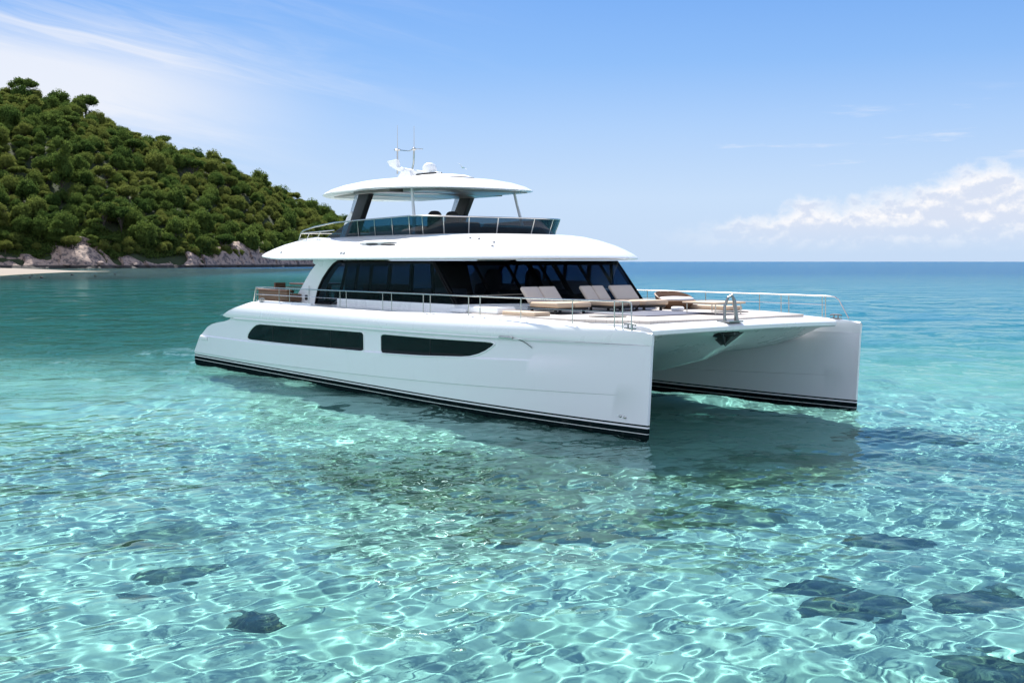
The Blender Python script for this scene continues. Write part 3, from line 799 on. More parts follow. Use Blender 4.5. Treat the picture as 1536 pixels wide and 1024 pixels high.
# radar arch, dome and masts on the hardtop
arch = empty('radar_mast', (0, 0, 0)); arch.parent = yacht
MB().lathe([(0.05, 6.9), (1.5, 6.85), (1.2, 6.94), (0.85, 6.98), (0.03, 6.99)], 32, (-14.4, 0, 0), 1.15, 0.7).build('mast_plinth', M_WHITE2, yacht)
bpy.data.objects.remove(arch)
mast = MB().prism([(-17.6, 7.70), (-16.95, 7.73), (-16.9, 7.46), (-16.2, 7.34), (-15.0, 7.16), (-14.2, 7.10), (-14.3, 7.02), (-15.3, 7.02), (-16.1, 7.0), (-16.55, 7.22), (-16.95, 7.34), (-17.4, 7.5)], 'y', -0.09, 0.09).build('mast_wing', M_WHITE, yacht, bevel=0.03)
MB().prism([(-16.9, 6.9), (-15.7, 6.9), (-15.9, 7.28), (-16.4, 7.28)], 'y', -0.2, 0.2).build('mast_foot', M_WHITE, mast, bevel=0.04)
MB().lathe([(0.02, 7.10), (0.24, 7.10), (0.255, 7.18), (0.245, 7.32), (0.19, 7.41), (0.10, 7.455), (0.005, 7.465)], 28, (-14.85, 0, 0)).build('satellite_dome', M_WHITE, mast)
MB().box(-15.5, -14.3, -0.16, 0.16, 7.05, 7.10).build('dome_plinth', M_BLACK, mast, bevel=0.01)
MB().blob((-16.0, 0.35, 6.98), (0.35, 0.3, 0.18), 10).build('searchlight_dome', M_WHITE, mast)
mb = MB().tube([(-16.98, 0, 7.2), (-16.98, 0, 8.06)], 0.028, 8).blob((-16.98, 0, 8.08), (0.13, 0.13, 0.045), 8)
mb.build('signal_mast', M_STEEL, mast, merge=False)
mb = MB().tube([(-16.0, 0, 7.25), (-15.88, 0, 7.55), (-15.86, 0, 8.02)], 0.032, 8).blob((-15.86, 0, 8.02), (0.08, 0.08, 0.06), 8).tube([(-16.75, 0, 8.05), (-16.2, 0, 7.98), (-15.86, 0, 8.03), (-15.3, 0, 7.98)], 0.018, 6)
mb.build('aerial_bracket', M_STEEL, mast, merge=False)
for x, z0, z1 in ((-16.98, 8.1, 8.98), (-15.86, 8.05, 8.85)):
    MB().tube([(x, 0, z0), (x, 0, z1)], [0.014, 0.008], 6).build('whip_aerial', M_STEEL, mast)
MB().box(-18.6, -17.7, -0.25, 0.25, 6.72, 6.84).build('solar_vent', M_WHITE2, hard, bevel=0.04)
MB().box(-17.1, -16.8, 0.5, 0.9, 6.82, 6.95).build('horn', M_WICKER, hard, bevel=0.02)

# deck rails
def edge_y(x):       # rail line, a little inside the shoulder
    return S + 0.53 * taper(min(x, 0)) - 0.0
def stanchions(sign, xs, ztop_, mb, lean=0.0):
    for x in xs:
        mb.tube([(x, sign * edge_y(x), ztop(x) - 0.02), (x + lean, sign * (edge_y(x)), ztop_)], 0.014, 6)
near = MB()
line = lambda x0, x1, z, sign, n=24: [(x0 + (x1 - x0) * k / n, sign * edge_y(x0 + (x1 - x0) * k / n), z) for k in range(n + 1)]
near.tube([(-19.75, -4.38, 2.55)] + line(-19.5, -0.6, 3.07, -1, 40) + [(-0.50, -edge_y(-0.5), 3.05), (-0.48, -edge_y(-0.5), 3.0), (-0.48, -edge_y(-0.5), 2.42)], 0.017, 8)
near.tube(line(-19.55, -14.9, 2.82, -1, 12), 0.013, 6)
near.tube(line(-14.9, -0.45, 2.82, -1, 24), 0.007, 6)
stanchions(-1, [-17.6, -16.8, -15.4, -13.3, -12.9, -10.7, -10.2, -8.5, -8.15, -6.35, -5.85, -4.2, -2.35, -1.0, -0.75], 3.07, near)
near.build('side_rail', M_STEEL, yacht, merge=False)
far = MB()
far.tube([(-19.75, 4.38, 2.55)] + line(-19.5, -1.1, 3.04, 1, 40) + [(-0.75, edge_y(-0.8), 3.03), (-0.62, edge_y(-0.8), 2.95), (-0.25, edge_y(-0.3), 2.45)], 0.017, 8)
far.tube(line(-19.55, -1.1, 2.80, 1, 30), 0.011, 6)
stanchions(1, [-17.6, -15.4, -12.9, -10.7, -8.5, -7.2, -5.85, -4.7, -3.6, -2.75, -2.45, -1.2, -1.08], 3.04, far)
far.build('side_rail', M_STEEL, yacht, merge=False)
aft = MB()
aft.tube([(-19.7, y, 3.05) for y in np.linspace(-4.3, 4.3, 9)], 0.02, 8)
aft.tube([(-19.7, y, 2.8) for y in np.linspace(-4.3, 4.3, 9)], 0.012, 6)
for y in (-4.3, -2.9, -1.4, 0, 1.4, 2.9, 4.3): aft.tube([(-19.7, y, 2.5), (-19.7, y, 3.05)], 0.014, 6)
aft.build('stern_rail', M_STEEL, yacht, merge=False)

# cleats, bail, anchor
def cleat(x, y, z):
    mb = MB().box(x - .16, x + .16, y - .05, y + .05, z, z + .03)
    mb.tube([(x - .19, y, z + .10), (x - .1, y, z + .12), (x + .1, y, z + .12), (x + .19, y, z + .10)], 0.022, 8)
    mb.tube([(x - .07, y, z), (x - .07, y, z + .12)], 0.02, 8).tube([(x + .07, y, z), (x + .07, y, z + .12)], 0.02, 8)
    mb.build('cleat', M_DSTEEL, yacht, merge=False)
for sy in (-1, 1): cleat(-0.62, sy * 3.86, 2.43)
for sy in (-1, 1): cleat(-18.9, sy * 4.45, 2.56)
bail = MB()
yb = -0.84
bail.tube([(-0.32, yb - 0.13, 2.52), (-0.34, yb - 0.10, 2.90), (-0.30, yb - 0.02, 3.12), (-0.24, yb + 0.05, 3.17), (-0.20, yb + 0.09, 3.05), (-0.18, yb + 0.12, 2.75), (-0.16, yb + 0.14, 2.52)], [0.04, 0.036, 0.034, 0.036, 0.045, 0.05, 0.055], 10)
bail.box(-0.45, -0.05, yb - 0.26, yb + 0.26, 2.515, 2.55)
for dy in (-.2, .2): bail.tube([(-.25, yb + dy, 2.55), (-.25, yb + dy, 2.62)], 0.045, 10)
bail.build('anchor_davit', M_DSTEEL, yacht, merge=False)
anc = MB()
yb = -0.62
anc.prism([(-0.85, 2.28), (-0.35, 2.25), (-0.40, 2.10), (-0.58, 1.96), (-0.72, 1.91), (-0.90, 2.03)], 'y', yb - 0.05, yb + 0.05)
anc.add([(-0.32, yb - .42, 2.24), (-0.32, yb + .38, 2.24), (-0.6, yb, 1.88), (-0.85, yb - .2, 2.22), (-0.85, yb + .2, 2.22), (-0.55, yb, 2.14)], [(0, 5, 2), (5, 1, 2), (0, 2, 3), (1, 4, 2), (3, 2, 4), (0, 3, 5), (3, 4, 5), (4, 1, 5)])
anc.tube([(-0.9, yb, 2.2), (-0.3, yb, 2.22)], 0.035, 8)
anc.build('anchor', simple('galvanised_anchor', (0.10, 0.11, 0.11), 0.45, metal=0.6, var=0.4, scale=12), yacht, merge=False)
MB().blob((-0.72, yb, 2.22), (0.42, 0.42, 0.12), 10, 2.4).build('anchor_pocket', M_BLACK, yacht)

# ------------------------------------------------------------------ loose furniture on the decks
def place(o, x, y, z, rz=0.0):
    o.location = onboat(x, y, z); o.rotation_euler = (0, 0, BR + rz)
def lounger(wd, nseat, label):
    r = empty('sun_lounger'); tag(r, label, 'sun lounger', 'sun loungers on the foredeck')
    h = wd / 2
    MB().box(-0.62, 0.62, -h + .04, h - .04, 0.10, 0.17).build('frame', M_TEAKRED if False else M_BLACK, r, bevel=0.015)
    for sx in (-0.5, 0.5):
        for sy in (-1, 1): MB().box(sx - .03, sx + .03, sy * (h - .12) - .03, sy * (h - .12) + .03, 0, 0.10).build('leg', M_BLACK, r)
    cw = wd / nseat
    for k in range(nseat):
        y0 = -h + cw * k
        MB().box(-0.50, 0.72, y0 + .006, y0 + cw - .006, 0.17, 0.31).build('seat_cushion', M_CUSHION, r, bevel=0.05)
        Mx = Matrix.Translation((-0.50, 0, 0.28)) @ Matrix.Rotation(R(-44), 4, 'Y')
        MB().box(-0.055, 0.055, y0 + .006, y0 + cw - .006, 0.0, 0.58, Mx).build('backrest', M_BACK, r, bevel=0.05)
    return r
l1 = lounger(1.25, 2, 'beige double sun lounger nearest the side walkway, left of the other two')
place(l1, -5.45, -2.0, 2.577)
l2 = lounger(0.92, 2, 'beige sun lounger in the middle of the three on the foredeck')
place(l2, -5.45, 0.0, 2.577)
l3 = lounger(0.92, 1, 'beige sun lounger at the right end of the three, by the low daybed')
place(l3, -5.45, 1.14, 2.577)

db = empty('daybed'); tag(db, 'round brown wicker daybed with a pale rim and cushion on the foredeck', 'daybed')
MB().lathe([(0.03, 0.02), (0.55, 0.02), (0.80, 0.22), (0.86, 0.30), (0.80, 0.31), (0.03, 0.30)], 28).build('wicker_base', M_WICKER, db)
g = []
for k in range(25):
    th = R(70 + 200 * k / 24); hh = 0.30 + 0.30 * math.sin(math.pi * k / 24) ** 0.6
    g.append([(0.80 * math.cos(th), 0.80 * math.sin(th), 0.28), (0.88 * math.cos(th), 0.88 * math.sin(th), hh), (0.83 * math.cos(th), 0.83 * math.sin(th), hh + .02), (0.72 * math.cos(th), 0.72 * math.sin(th), 0.29)])
MB().grid(g).build('wicker_back', M_WICKER, db)
MB().blob((0.02, 0, 0.34), (0.70, 0.70, 0.09), 12, 2.6).build('seat_cushion', M_WHITE2, db)
place(db, -5.6, 2.75, 2.577); db.scale = (.72, .72, .85)

tb = empty('deck_table'); tag(tb, 'long low beige table on thin steel legs, standing before the far rail', 'table')
MB().box(-0.62, 0.62, -0.6, 0.6, 0.28, 0.33).build('tabletop', M_CUSHION, tb, bevel=0.02)
for sx in (-.52, .52):
    for sy in (-.5, .5): MB().tube([(sx, sy, 0), (sx, sy, .29)], 0.015, 6).build('leg', M_STEEL, tb)
place(tb, -2.6, 1.15, 2.577)
bp = empty('bench_pad'); tag(bp, 'low tan bench cushion lying on the foredeck along the far hull', 'cushion')
MB().box(-1.2, 1.2, -0.3, 0.3, 0.0, 0.12).build('pad', M_CUSHION, bp, bevel=0.04)
place(bp, -4.9, 3.3, 2.577)
ft = empty('foot_stool'); tag(ft, 'small round white footstool beside the brown daybed', 'footstool')
MB().lathe([(0.02, 0.0), (0.2, 0.0), (0.26, 0.06), (0.27, 0.16), (0.22, 0.2), (0.02, 0.21)], 20).build('seat', M_WHITE2, ft)
place(ft, -4.1, 1.3, 2.577); ft.scale = (.7, .7, .7)

sf = empty('cockpit_sofa'); tag(sf, 'dark brown wicker sofa with a wooden back rail on the aft deck', 'sofa')
MB().box(-1.1, 1.1, -0.4, 0.4, 0.05, 0.34).build('seat', M_WICKER, sf, bevel=0.04)
MB().box(-1.15, 1.15, -0.5, -0.36, 0.05, 0.48).build('backrest', M_WICKER, sf, bevel=0.04)
MB().box(-1.2, 1.2, -0.53, -0.34, 0.48, 0.53).build('back_rail', M_TEAKRED, sf, bevel=0.015)
place(sf, -18.5, -3.75, 2.566); sf.scale = (1, 1, .85)
tt = empty('cockpit_table'); tag(tt, 'large varnished table under the roof overhang on the aft deck', 'table')
MB().prism([(1.3 * math.copysign(abs(math.cos(a)) ** .6, math.cos(a)), 0.75 * math.copysign(abs(math.sin(a)) ** .6, math.sin(a))) for a in np.linspace(0, 2 * math.pi, 40, endpoint=False)], 'z', 0.60, 0.66).build('tabletop', M_TEAKRED, tt, bevel=0.015)
for sx in (-.7, .7): MB().lathe([(0.25, 0.0), (0.08, 0.05), (0.06, 0.58), (0.2, 0.60)], 16, (sx, 0, 0)).build('pedestal', M_WICKER, tt)
place(tt, -18.3, -2.55, 2.566)
def chair(label, x, y, rz):
    c = empty('cockpit_chair'); tag(c, label, 'chair', 'chairs on the aft deck')
    MB().box(-.25, .25, -.25, .25, .30, .38).build('seat', M_WICKER, c, bevel=.02)
    MB().box(-.28, -.20, -.27, .27, .36, .66).build('backrest', M_WICKER, c, bevel=.02)
    for sx in (-.21, .21):
        for sy in (-.21, .21): MB().tube([(sx, sy, 0), (sx, sy, .31)], .022, 6).build('leg', M_WICKER, c)
    place(c, x, y, 2.566, rz)
chair('brown wicker chair at the outer corner of the aft deck, nearest the stern rail', -19.35, -3.35, R(20))
chair('brown wicker chair at the end of the varnished table, further from the corner', -19.3, -1.6, 0)

# gull over the hardtop
gl_ = empty('gull'); tag(gl_, 'tiny white gull flying in the sky just above the hardtop', 'bird')
body = MB().tube([(-0.2, 0, 0), (-0.1, 0, 0.0), (0.05, 0, 0.01), (0.17, 0, 0.02), (0.22, 0, 0.02), (0.27, 0, 0.01)], [0.01, 0.04, 0.06, 0.035, 0.032, 0.006], 8)
for sy in (-1, 1):
    body.add([(0.08, sy * .03, .02), (-0.06, sy * .03, .02), (-0.02, sy * .28, .12), (0.10, sy * .26, .13), (-0.12, sy * .58, .04), (0.0, sy * .42, .12), (0.08, sy * .03, .0), (-0.06, sy * .03, .0)], [(0, 1, 2, 3), (3, 2, 4, 5), (6, 7, 2, 3)])
body.build('body', simple('gull_feathers', (0.8, 0.8, 0.8), 0.8), gl_)
gl_.scale = (.6, .6, .6)
gl_.location = ((693 - 768) / 1706.7 * 58, 58, 4 + (392 - 251) / 1706.7 * 58); gl_.rotation_euler = (R(35), R(20), R(70))
# ================================================================== the headland
F_ = 1706.67
def upx(px): return (px - 768) / F_
PX = [-260, -120, 0, 60, 130, 200, 290, 350, 400, 430, 470, 510, 540, 575, 610]
SIL = [96, 112, 124, 140, 160, 190, 222, 245, 262, 284, 300, 320, 344, 368, 391.5]     # height of the skyline in the photograph, trees included
SHORE = [560, 600, 640, 650, 660, 680, 720, 760, 800, 830, 870, 910, 930, 950, 970]
WIDE = [300, 285, 270, 265, 260, 250, 235, 225, 215, 210, 190, 150, 110, 70, 30]
UU = [upx(p) for p in PX]
def shore(u): return np.interp(u, UU, SHORE)
def wide(u): return np.interp(u, UU, WIDE)
TREEH = 13.0
def ridge_h(u):
    Yr = shore(u) + wide(u)
    s = np.interp(u, UU, SIL)
    return np.maximum(4 + (392 - s) / F_ * Yr - TREEH, 1.0)
def land_z(u, Y):
    t_ = (Y - shore(u)) / wide(u)
    H_ = ridge_h(u)
    up = np.clip(t_, 0, 1)
    prof_ = 0.40 * up + 0.60 * np.sin(up * math.pi / 2)
    cliff = np.minimum(3.0, H_ * .5) * np.clip(t_ / 0.035, 0, 1) ** 0.8
    z = np.maximum(H_ * prof_, 0) + cliff * (1 - up)
    z = np.where(t_ > 1, H_ * np.exp(-((t_ - 1) * 1.6) ** 2), z)
    z = np.where(t_ < 0, t_ * wide(u) * 0.5, z)
    x = u * Y
    amp = np.clip(t_ * 4, 0, 1)
    z = z + amp * (7 * fbm(x / 60.0, Y / 60.0, 31, 3))
    return z
us = np.linspace(UU[0], UU[-1], 260); ts = np.concatenate([np.linspace(-0.05, 0.12, 40), np.linspace(0.13, 2.6, 90)])
a, b = np.meshgrid(us, ts)
Yg = shore(a) + b * wide(a); Xg = a * Yg
Zg = land_z(a, Yg)
hill = mesh_np('hillside', np.stack([Xg, Yg, Zg], -1).reshape(-1, 3), grid_faces(*a.shape))
tag(hill, kind='structure')
m, t, p, o = mat('forest_floor')
P_ = t.node('ShaderNodeNewGeometry').outputs['Position']
t.put(p.inputs['Base Color'], t.mix(t.noise(P_, 0.15, 6, 0.7), (0.014, 0.024, 0.008), (0.045, 0.06, 0.02)))
p.inputs['Roughness'].default_value = 1.0
hill.data.materials.append(m)

# rocky shore: tilted slabs with joints, below the trees
def ridged(x, y, seed): return 1 - np.abs(2 * vnoise(x, y, seed)) * 2
us = np.linspace(UU[0], UU[-1], 900); ts = np.linspace(-14, 34, 110)
a, b = np.meshgrid(us, ts)
Yg = shore(a) + b; Xg = a * Yg
rh = 13.5 + 12 * np.clip(fbm(Xg / 45.0, a * 0 + 3, 77, 3) + 0.18, 0, 1)
bump_px = (a * F_ + 768)
rh = rh + 8 * np.exp(-((bump_px - 110) / 35.0) ** 2) + 5 * np.exp(-((bump_px - 365) / 30.0) ** 2)
rh = rh * 0.80 * np.clip((600 - bump_px) / 110, 0.15, 1)
base_h = rh * (1 - np.exp(-np.clip(b + 3, 0, None) / 14.0)) - np.clip(-(b + 3), 0, None) * 0.5
q = Xg * 0.8 + Yg * 0.35
slab = (np.floor((q / 17.0) + 1.3 * vnoise(Xg / 22, Yg / 12, 5)) )
fr_ = (q / 17.0 + 1.3 * vnoise(Xg / 22, Yg / 12, 5)) - slab
jit = _hash(slab, np.floor(b / 6.0 + vnoise(Xg / 10, Yg / 10, 9)), 4)
Zg = base_h + (-2.6 * fr_ + 2.0 * jit - 0.3) * np.clip((b + 6) / 8, 0, 1) + 0.8 * fbm(Xg / 4.0, Yg / 3.0, 12, 4) + 2.4 * fbm(Xg / 16.0, Yg / 9.0, 19, 3)
Zg = Zg - np.clip(b - 24, 0, None) * 0.7
rock = mesh_np('rocky_shore', np.stack([Xg, Yg, Zg], -1).reshape(-1, 3), grid_faces(*a.shape), angle=32)
tag(rock, kind='structure')
def rock_mat(name, lo, hi, dark):
    m, t, p, o = mat(name)
    g_ = t.node('ShaderNodeNewGeometry'); P_ = g_.outputs['Position']
    n1 = t.noise(P_, 0.35, 7, 0.7); n2 = t.noise(t.vmul(P_, (1, 1, 3)), 1.3, 5, 0.65)
    c = t.mix(n2, lo, hi)
    c = t.mix(t.step(n1, 0.46, 0.60), c, dark)
    z = t.node('ShaderNodeSeparateXYZ', i_0=P_).outputs[2]
    wet = t.step(t.m('ADD', z, t.m('MULTIPLY', n1, 1.6)), 3.0, 2.0)
    c = t.mix(wet, c, (0.025, 0.022, 0.018))
    t.put(p.inputs['Base Color'], c); p.inputs['Roughness'].default_value = 0.85
    t.put(p.inputs['Normal'], t.bump(t.noise(P_, 1.6, 5, 0.7), 0.7, 0.6))
    return m
M_ROCK = rock_mat('pink_grey_granite', (0.22, 0.15, 0.115), (0.54, 0.40, 0.315), (0.10, 0.08, 0.075))
rock.data.materials.append(M_ROCK)

def boulder_mesh(name, seed, n=22, flat=0.6):
    rg = np.random.default_rng(seed)
    th, ph = np.meshgrid(np.linspace(0, 2 * math.pi, 2 * n, endpoint=False), np.linspace(-math.pi / 2, math.pi / 2, n))
    d = np.stack([np.cos(ph) * np.cos(th), np.cos(ph) * np.sin(th), np.sin(ph)], -1)
    r = np.ones(d.shape[:2])
    for _ in range(11):          # planed facets
        nrm = rg.normal(size=3); nrm /= np.linalg.norm(nrm); lim = 0.62 + 0.3 * rg.random()
        dd = d @ nrm
        r = np.minimum(r, np.where(dd > 1e-3, lim / np.maximum(dd, 1e-3), 9))
    r = r * (1 + 0.07 * fbm(d[..., 0] * 3 + d[..., 2] * 2 + seed, d[..., 1] * 3, seed, 4))
    V = d * r[..., None] * np.array([1, .75, flat])
    me_o = mesh_np(name, V.reshape(-1, 3), grid_faces(n, 2 * n, wrap_m=True), angle=28)
    return me_o
protoB = [boulder_mesh('shore_boulder', s, 18) for s in (1, 2, 3)]
for q_ in protoB: q_.data.materials.append(M_ROCK)
rg = random.Random(5)
bd = [(-6, 393, 2.6), (22, 396, 3.4), (48, 392, 2.4), (75, 398, 3.0), (100, 392, 3.6), (128, 397, 2.8), (150, 391, 4.4), (176, 396, 3.0), (200, 393, 4.0), (228, 397, 3.2),
      (252, 392, 3.6), (278, 396, 3.8), (302, 393, 3.0), (330, 396, 4.6), (352, 390, 5.0), (378, 394, 4.6), (405, 396, 3.2), (428, 395, 3.0), (452, 396, 2.6)]
for i, (px, py, s) in enumerate(bd):
    o = protoB[i] if i < 3 else protoB[i % 3].copy()
    if i >= 3: COL.objects.link(o)
    u = upx(px); Yb = float(shore(u)) - 1 + rg.random() * 5
    o.location = (u * Yb, Yb, max(0.4, (398 - py) * 0.28)); o.scale = (s, s, s * 0.8); o.rotation_euler = (rg.uniform(-.2, .2), rg.uniform(-.2, .2), rg.uniform(0, 6.28))
    tag(o, 'grey pink granite boulder among the wet rocks along the waterline below the forest', 'boulder', 'boulders along the shoreline')

# ------------------------------------------------------------------ trees
def foliage_mat(name, lo, hi, alt):
    m, t, p, o = mat(name)
    g_ = t.node('ShaderNodeNewGeometry'); oi = t.node('ShaderNodeObjectInfo')
    P_ = g_.outputs['Position']
    big = t.noise(P_, 0.055, 3, 0.5); fine = t.noise(P_, 0.6, 4, 0.6)
    c = t.mix(t.step(big, 0.35, 0.65), lo, hi)
    c = t.mix(t.m('MULTIPLY', t.step(oi.outputs['Random'], 0.55, 1.0), 0.75), c, alt)
    c = t.mix(t.m('MULTIPLY', t.step(fine, 0.35, 0.7), 0.35), c, tuple(min(1, v * 1.7) for v in hi))
    df = t.node('ShaderNodeBsdfDiffuse'); tl = t.node('ShaderNodeBsdfTranslucent')
    t.put(df.inputs[0], c); t.put(tl.inputs[0], c)
    mx = t.node('ShaderNodeMixShader', i_0=0.45, i_1=df.outputs[0], i_2=tl.outputs[0])
    t.put(o.inputs[0], mx.outputs[0])
    return m
M_LEAF = foliage_mat('tree_foliage', (0.040, 0.080, 0.020), (0.105, 0.150, 0.034), (0.175, 0.185, 0.045))
M_BARK = simple('pale_bark', (0.075, 0.058, 0.045), 0.9, var=0.3, scale=2)

def crown(seed, style):
    """leaf clumps on lumpy lobes; unit crown: radius 1, z 0..~1.3; returns verts, quads"""
    rg = np.random.default_rng(seed)
    lobes = []
    if style == 'round':
        lobes.append((0, 0, .55, .66, .60))
        for k in range(22):
            an = rg.random() * 6.28; rr = .28 + .42 * rg.random()
            lobes.append((rr * math.cos(an), rr * math.sin(an), .22 + .75 * rg.random() * (1.1 - rr * .6), .17 + .20 * rg.random() ** 1.5, .17 + .15 * rg.random()))
    elif style == 'flat':
        for k in range(12):
            an = rg.random() * 6.28; rr = .75 * math.sqrt(rg.random())
            lobes.append((rr * math.cos(an), rr * math.sin(an), .85 + .18 * rg.random() - .22 * rr, .28 + .14 * rg.random(), .17 + .08 * rg.random()))
    else:
        for k in range(13):
            h_ = rg.random(); an = rg.random() * 6.28; rr = (.55 - .3 * h_) * math.sqrt(rg.random())
            lobes.append((rr * math.cos(an), rr * math.sin(an), .15 + 1.25 * h_, .30 + .12 * rg.random(), .22 + .1 * rg.random()))
    Vs, Fs = [], []; nv = 0
    for (cx, cy, cz, rx, rz_) in lobes:
        area = rx * rx
        N = int(2000 * area) + 70
        d = rg.normal(size=(N, 3)); d /= np.linalg.norm(d, axis=1)[:, None]
        d[:, 2] = np.where(rg.random(N) < .75, np.abs(d[:, 2]), d[:, 2])
        rad_ = 0.74 + 0.50 * rg.random(N) ** 1.8 + 0.10 * np.sin(d[:, 0] * 7 + seed) * np.cos(d[:, 1] * 6 + d[:, 2] * 5)
        c = d * rad_[:, None] * np.array([rx, rx, rz_]) + np.array([cx, cy, cz])
        nrm = d * np.array([1, 1, rx / rz_]) + rg.normal(size=(N, 3)) * .55; nrm /= np.linalg.norm(nrm, axis=1)[:, None]
        t1 = np.cross(nrm, rg.normal(size=(N, 3))); t1 /= np.linalg.norm(t1, axis=1)[:, None]; t2 = np.cross(nrm, t1)
        s = (.022 + .030 * rg.random(N))[:, None]
        Q = np.stack([c - t1 * s - t2 * s * .7, c + t1 * s * 1.1 - t2 * s * .5, c + t1 * s * .8 + t2 * s * .8, c - t1 * s * .9 + t2 * s * .6], 1).reshape(-1, 3)
        Vs.append(Q); Fs.append(np.arange(N * 4).reshape(-1, 4) + nv); nv += N * 4
        # dense inner foliage of the lobe
        n_ = 7
        th, ph = np.meshgrid(np.linspace(0, 2 * math.pi, 2 * n_, endpoint=False), np.linspace(-math.pi / 2, math.pi / 2, n_))
        dd = np.stack([np.cos(ph) * np.cos(th), np.cos(ph) * np.sin(th), np.sin(ph)], -1).reshape(-1, 3)
        k_ = 0.74 + .12 * np.sin(dd[:, 0] * 9 + seed) * np.sin(dd[:, 1] * 8)
        if style != 'flat' or True:
            Vs.append(dd * k_[:, None] * np.array([rx, rx, rz_]) * .84 + np.array([cx, cy, cz]))
            Fs.append(grid_faces(n_, 2 * n_, wrap_m=True) + nv); nv += len(dd)
    return np.concatenate(Vs), np.concatenate(Fs), lobes
kinds = []
for i, st in enumerate(['round', 'round', 'flat', 'tall', 'round', 'flat', 'tall', 'round']):
    V, Fc, lobes = crown(100 + i, st)
    kinds.append((V, Fc, lobes, st))
def trunk_mb(lobes, st):
    mb = MB()
    z0 = -0.9
    mb.tube([(0, 0, z0), (.03, .01, -.3), (0, .02, .15), (-.01, 0, .5)], [.055, .042, .036, .022], 7)
    for (cx, cy, cz, rx, rz_) in lobes[:6]:
        mb.tube([(0.01, .01, -.15 + .2 * abs(cx)), (cx * .45, cy * .45, cz * .5), (cx * .9, cy * .9, cz * .9)], [.026, .018, .008], 5)
    return mb
protoT = []
for i, (V, Fc, lobes, st) in enumerate(kinds):
    r = empty('forest_tree')
    cr = mesh_np('crown', V, Fc, M_LEAF, r, smooth=False)
    tr = trunk_mb(lobes, st).build('trunk', M_BARK, r, merge=False)
    protoT.append(r)
# scatter over the slope, dart throwing with a spacing that follows the crown
rg = np.random.default_rng(21)
pts = []
cell = {}
def try_pt(u, tt, rad_, sp=1.0, force=False):
    Yp = float(shore(u) + tt * wide(u)); Xp = u * Yp
    kx, ky = int(Xp // 16), int(Yp // 16)
    if not force:
        for ax in (-1, 0, 1):
            for ay in (-1, 0, 1):
                for (x2, y2, r2) in cell.get((kx + ax, ky + ay), []):
                    if (x2 - Xp) ** 2 + (y2 - Yp) ** 2 < ((rad_ + r2) * 0.72 * sp) ** 2: return False
    cell.setdefault((kx, ky), []).append((Xp, Yp, rad_))
    pts.append((u, tt, Xp, Yp, rad_)); return True
# chosen trees: skyline and shore ones the photograph singles out (pixel column, share of the slope, radius, kind, height factor)
SPECIAL = [
 (34, 1.0, 9.5, 2, 1.15, 'open flat topped tree standing clear on the skyline, first from the left'),
 (52, .98, 7.5, 0, 1.0, 'dark round tree on the skyline just right of the open flat topped one'),
 (88, 1.0, 9.0, 4, 1.0, 'round dark tree on the ridge, second hump of the skyline'),
 (128, 1.0, 9.5, 2, 1.1, 'flat topped tree with a see through crown on the ridge where it starts to drop'),
 (116, .95, 8.0, 0, 1.0, 'dark full tree just left of the see through flat topped one on the ridge'),
 (246, 1.0, 6.5, 5, 1.2, 'small lone flat topped tree rising above the middle of the ridge line'),
 (335, 1.0, 6.5, 5, 1.0, 'low spreading tree on the ridge line above the long slope'),
 (442, 1.0, 7.0, 2, 1.0, 'spreading tree on the ridge line left of the yacht hardtop'),
 (92, .30, 9.5, 3, 1.5, 'tall tree with bare twin trunks showing in the middle of the left slope'),
 (155, .13, 7.5, 2, 1.25, 'pale trunked leaning tree above the rocks, left one of the pair'),
 (182, .12, 7.5, 5, 1.2, 'pale trunked flat topped tree above the rocks, right one of the pair'),
 (32, .12, 6.5, 0, 1.0, 'bright round tree low on the slope near the left rocks'),
 (84, .05, 7.0, 3, 0.9, 'yellow green tree standing on the highest rocks by the shore'),
 (8, .03, 4.5, 4, .8, 'light green bush like tree at the left edge just above the rocks'),
 (398, .05, 6.0, 7, .9, 'yellow green round tree just above the aft end of the yacht roof'),
]
sp_of = {}
for s_ in SPECIAL:
    try_pt(upx(s_[0]), s_[1], s_[2], force=True); sp_of[len(pts) - 1] = s_
for k in range(26000):
    u = rg.uniform(UU[0], UU[-2]); tt = rg.uniform(0.035, 1.12)
    rad_ = rg.choice([4.3, 5.3, 6.5, 8.2]) * (0.8 + .4 * rg.random())
    if tt < .05: rad_ *= .7
    if u < upx(-60) and rg.random() < .5: continue
    try_pt(u, tt, rad_)
print('trees', len(pts))
order = sorted(range(len(pts)), key=lambda i: (0 if i in sp_of else 1, 0 if -6 < pts[i][0] * F_ + 768 + pts[i][4] < 1e9 and pts[i][0] * F_ + 768 > -12 and pts[i][0] * F_ + 768 < 520 else 1, -pts[i][4] / pts[i][3]))
used_proto = set()
fV, fF, nv = [], [], 0
count = 0
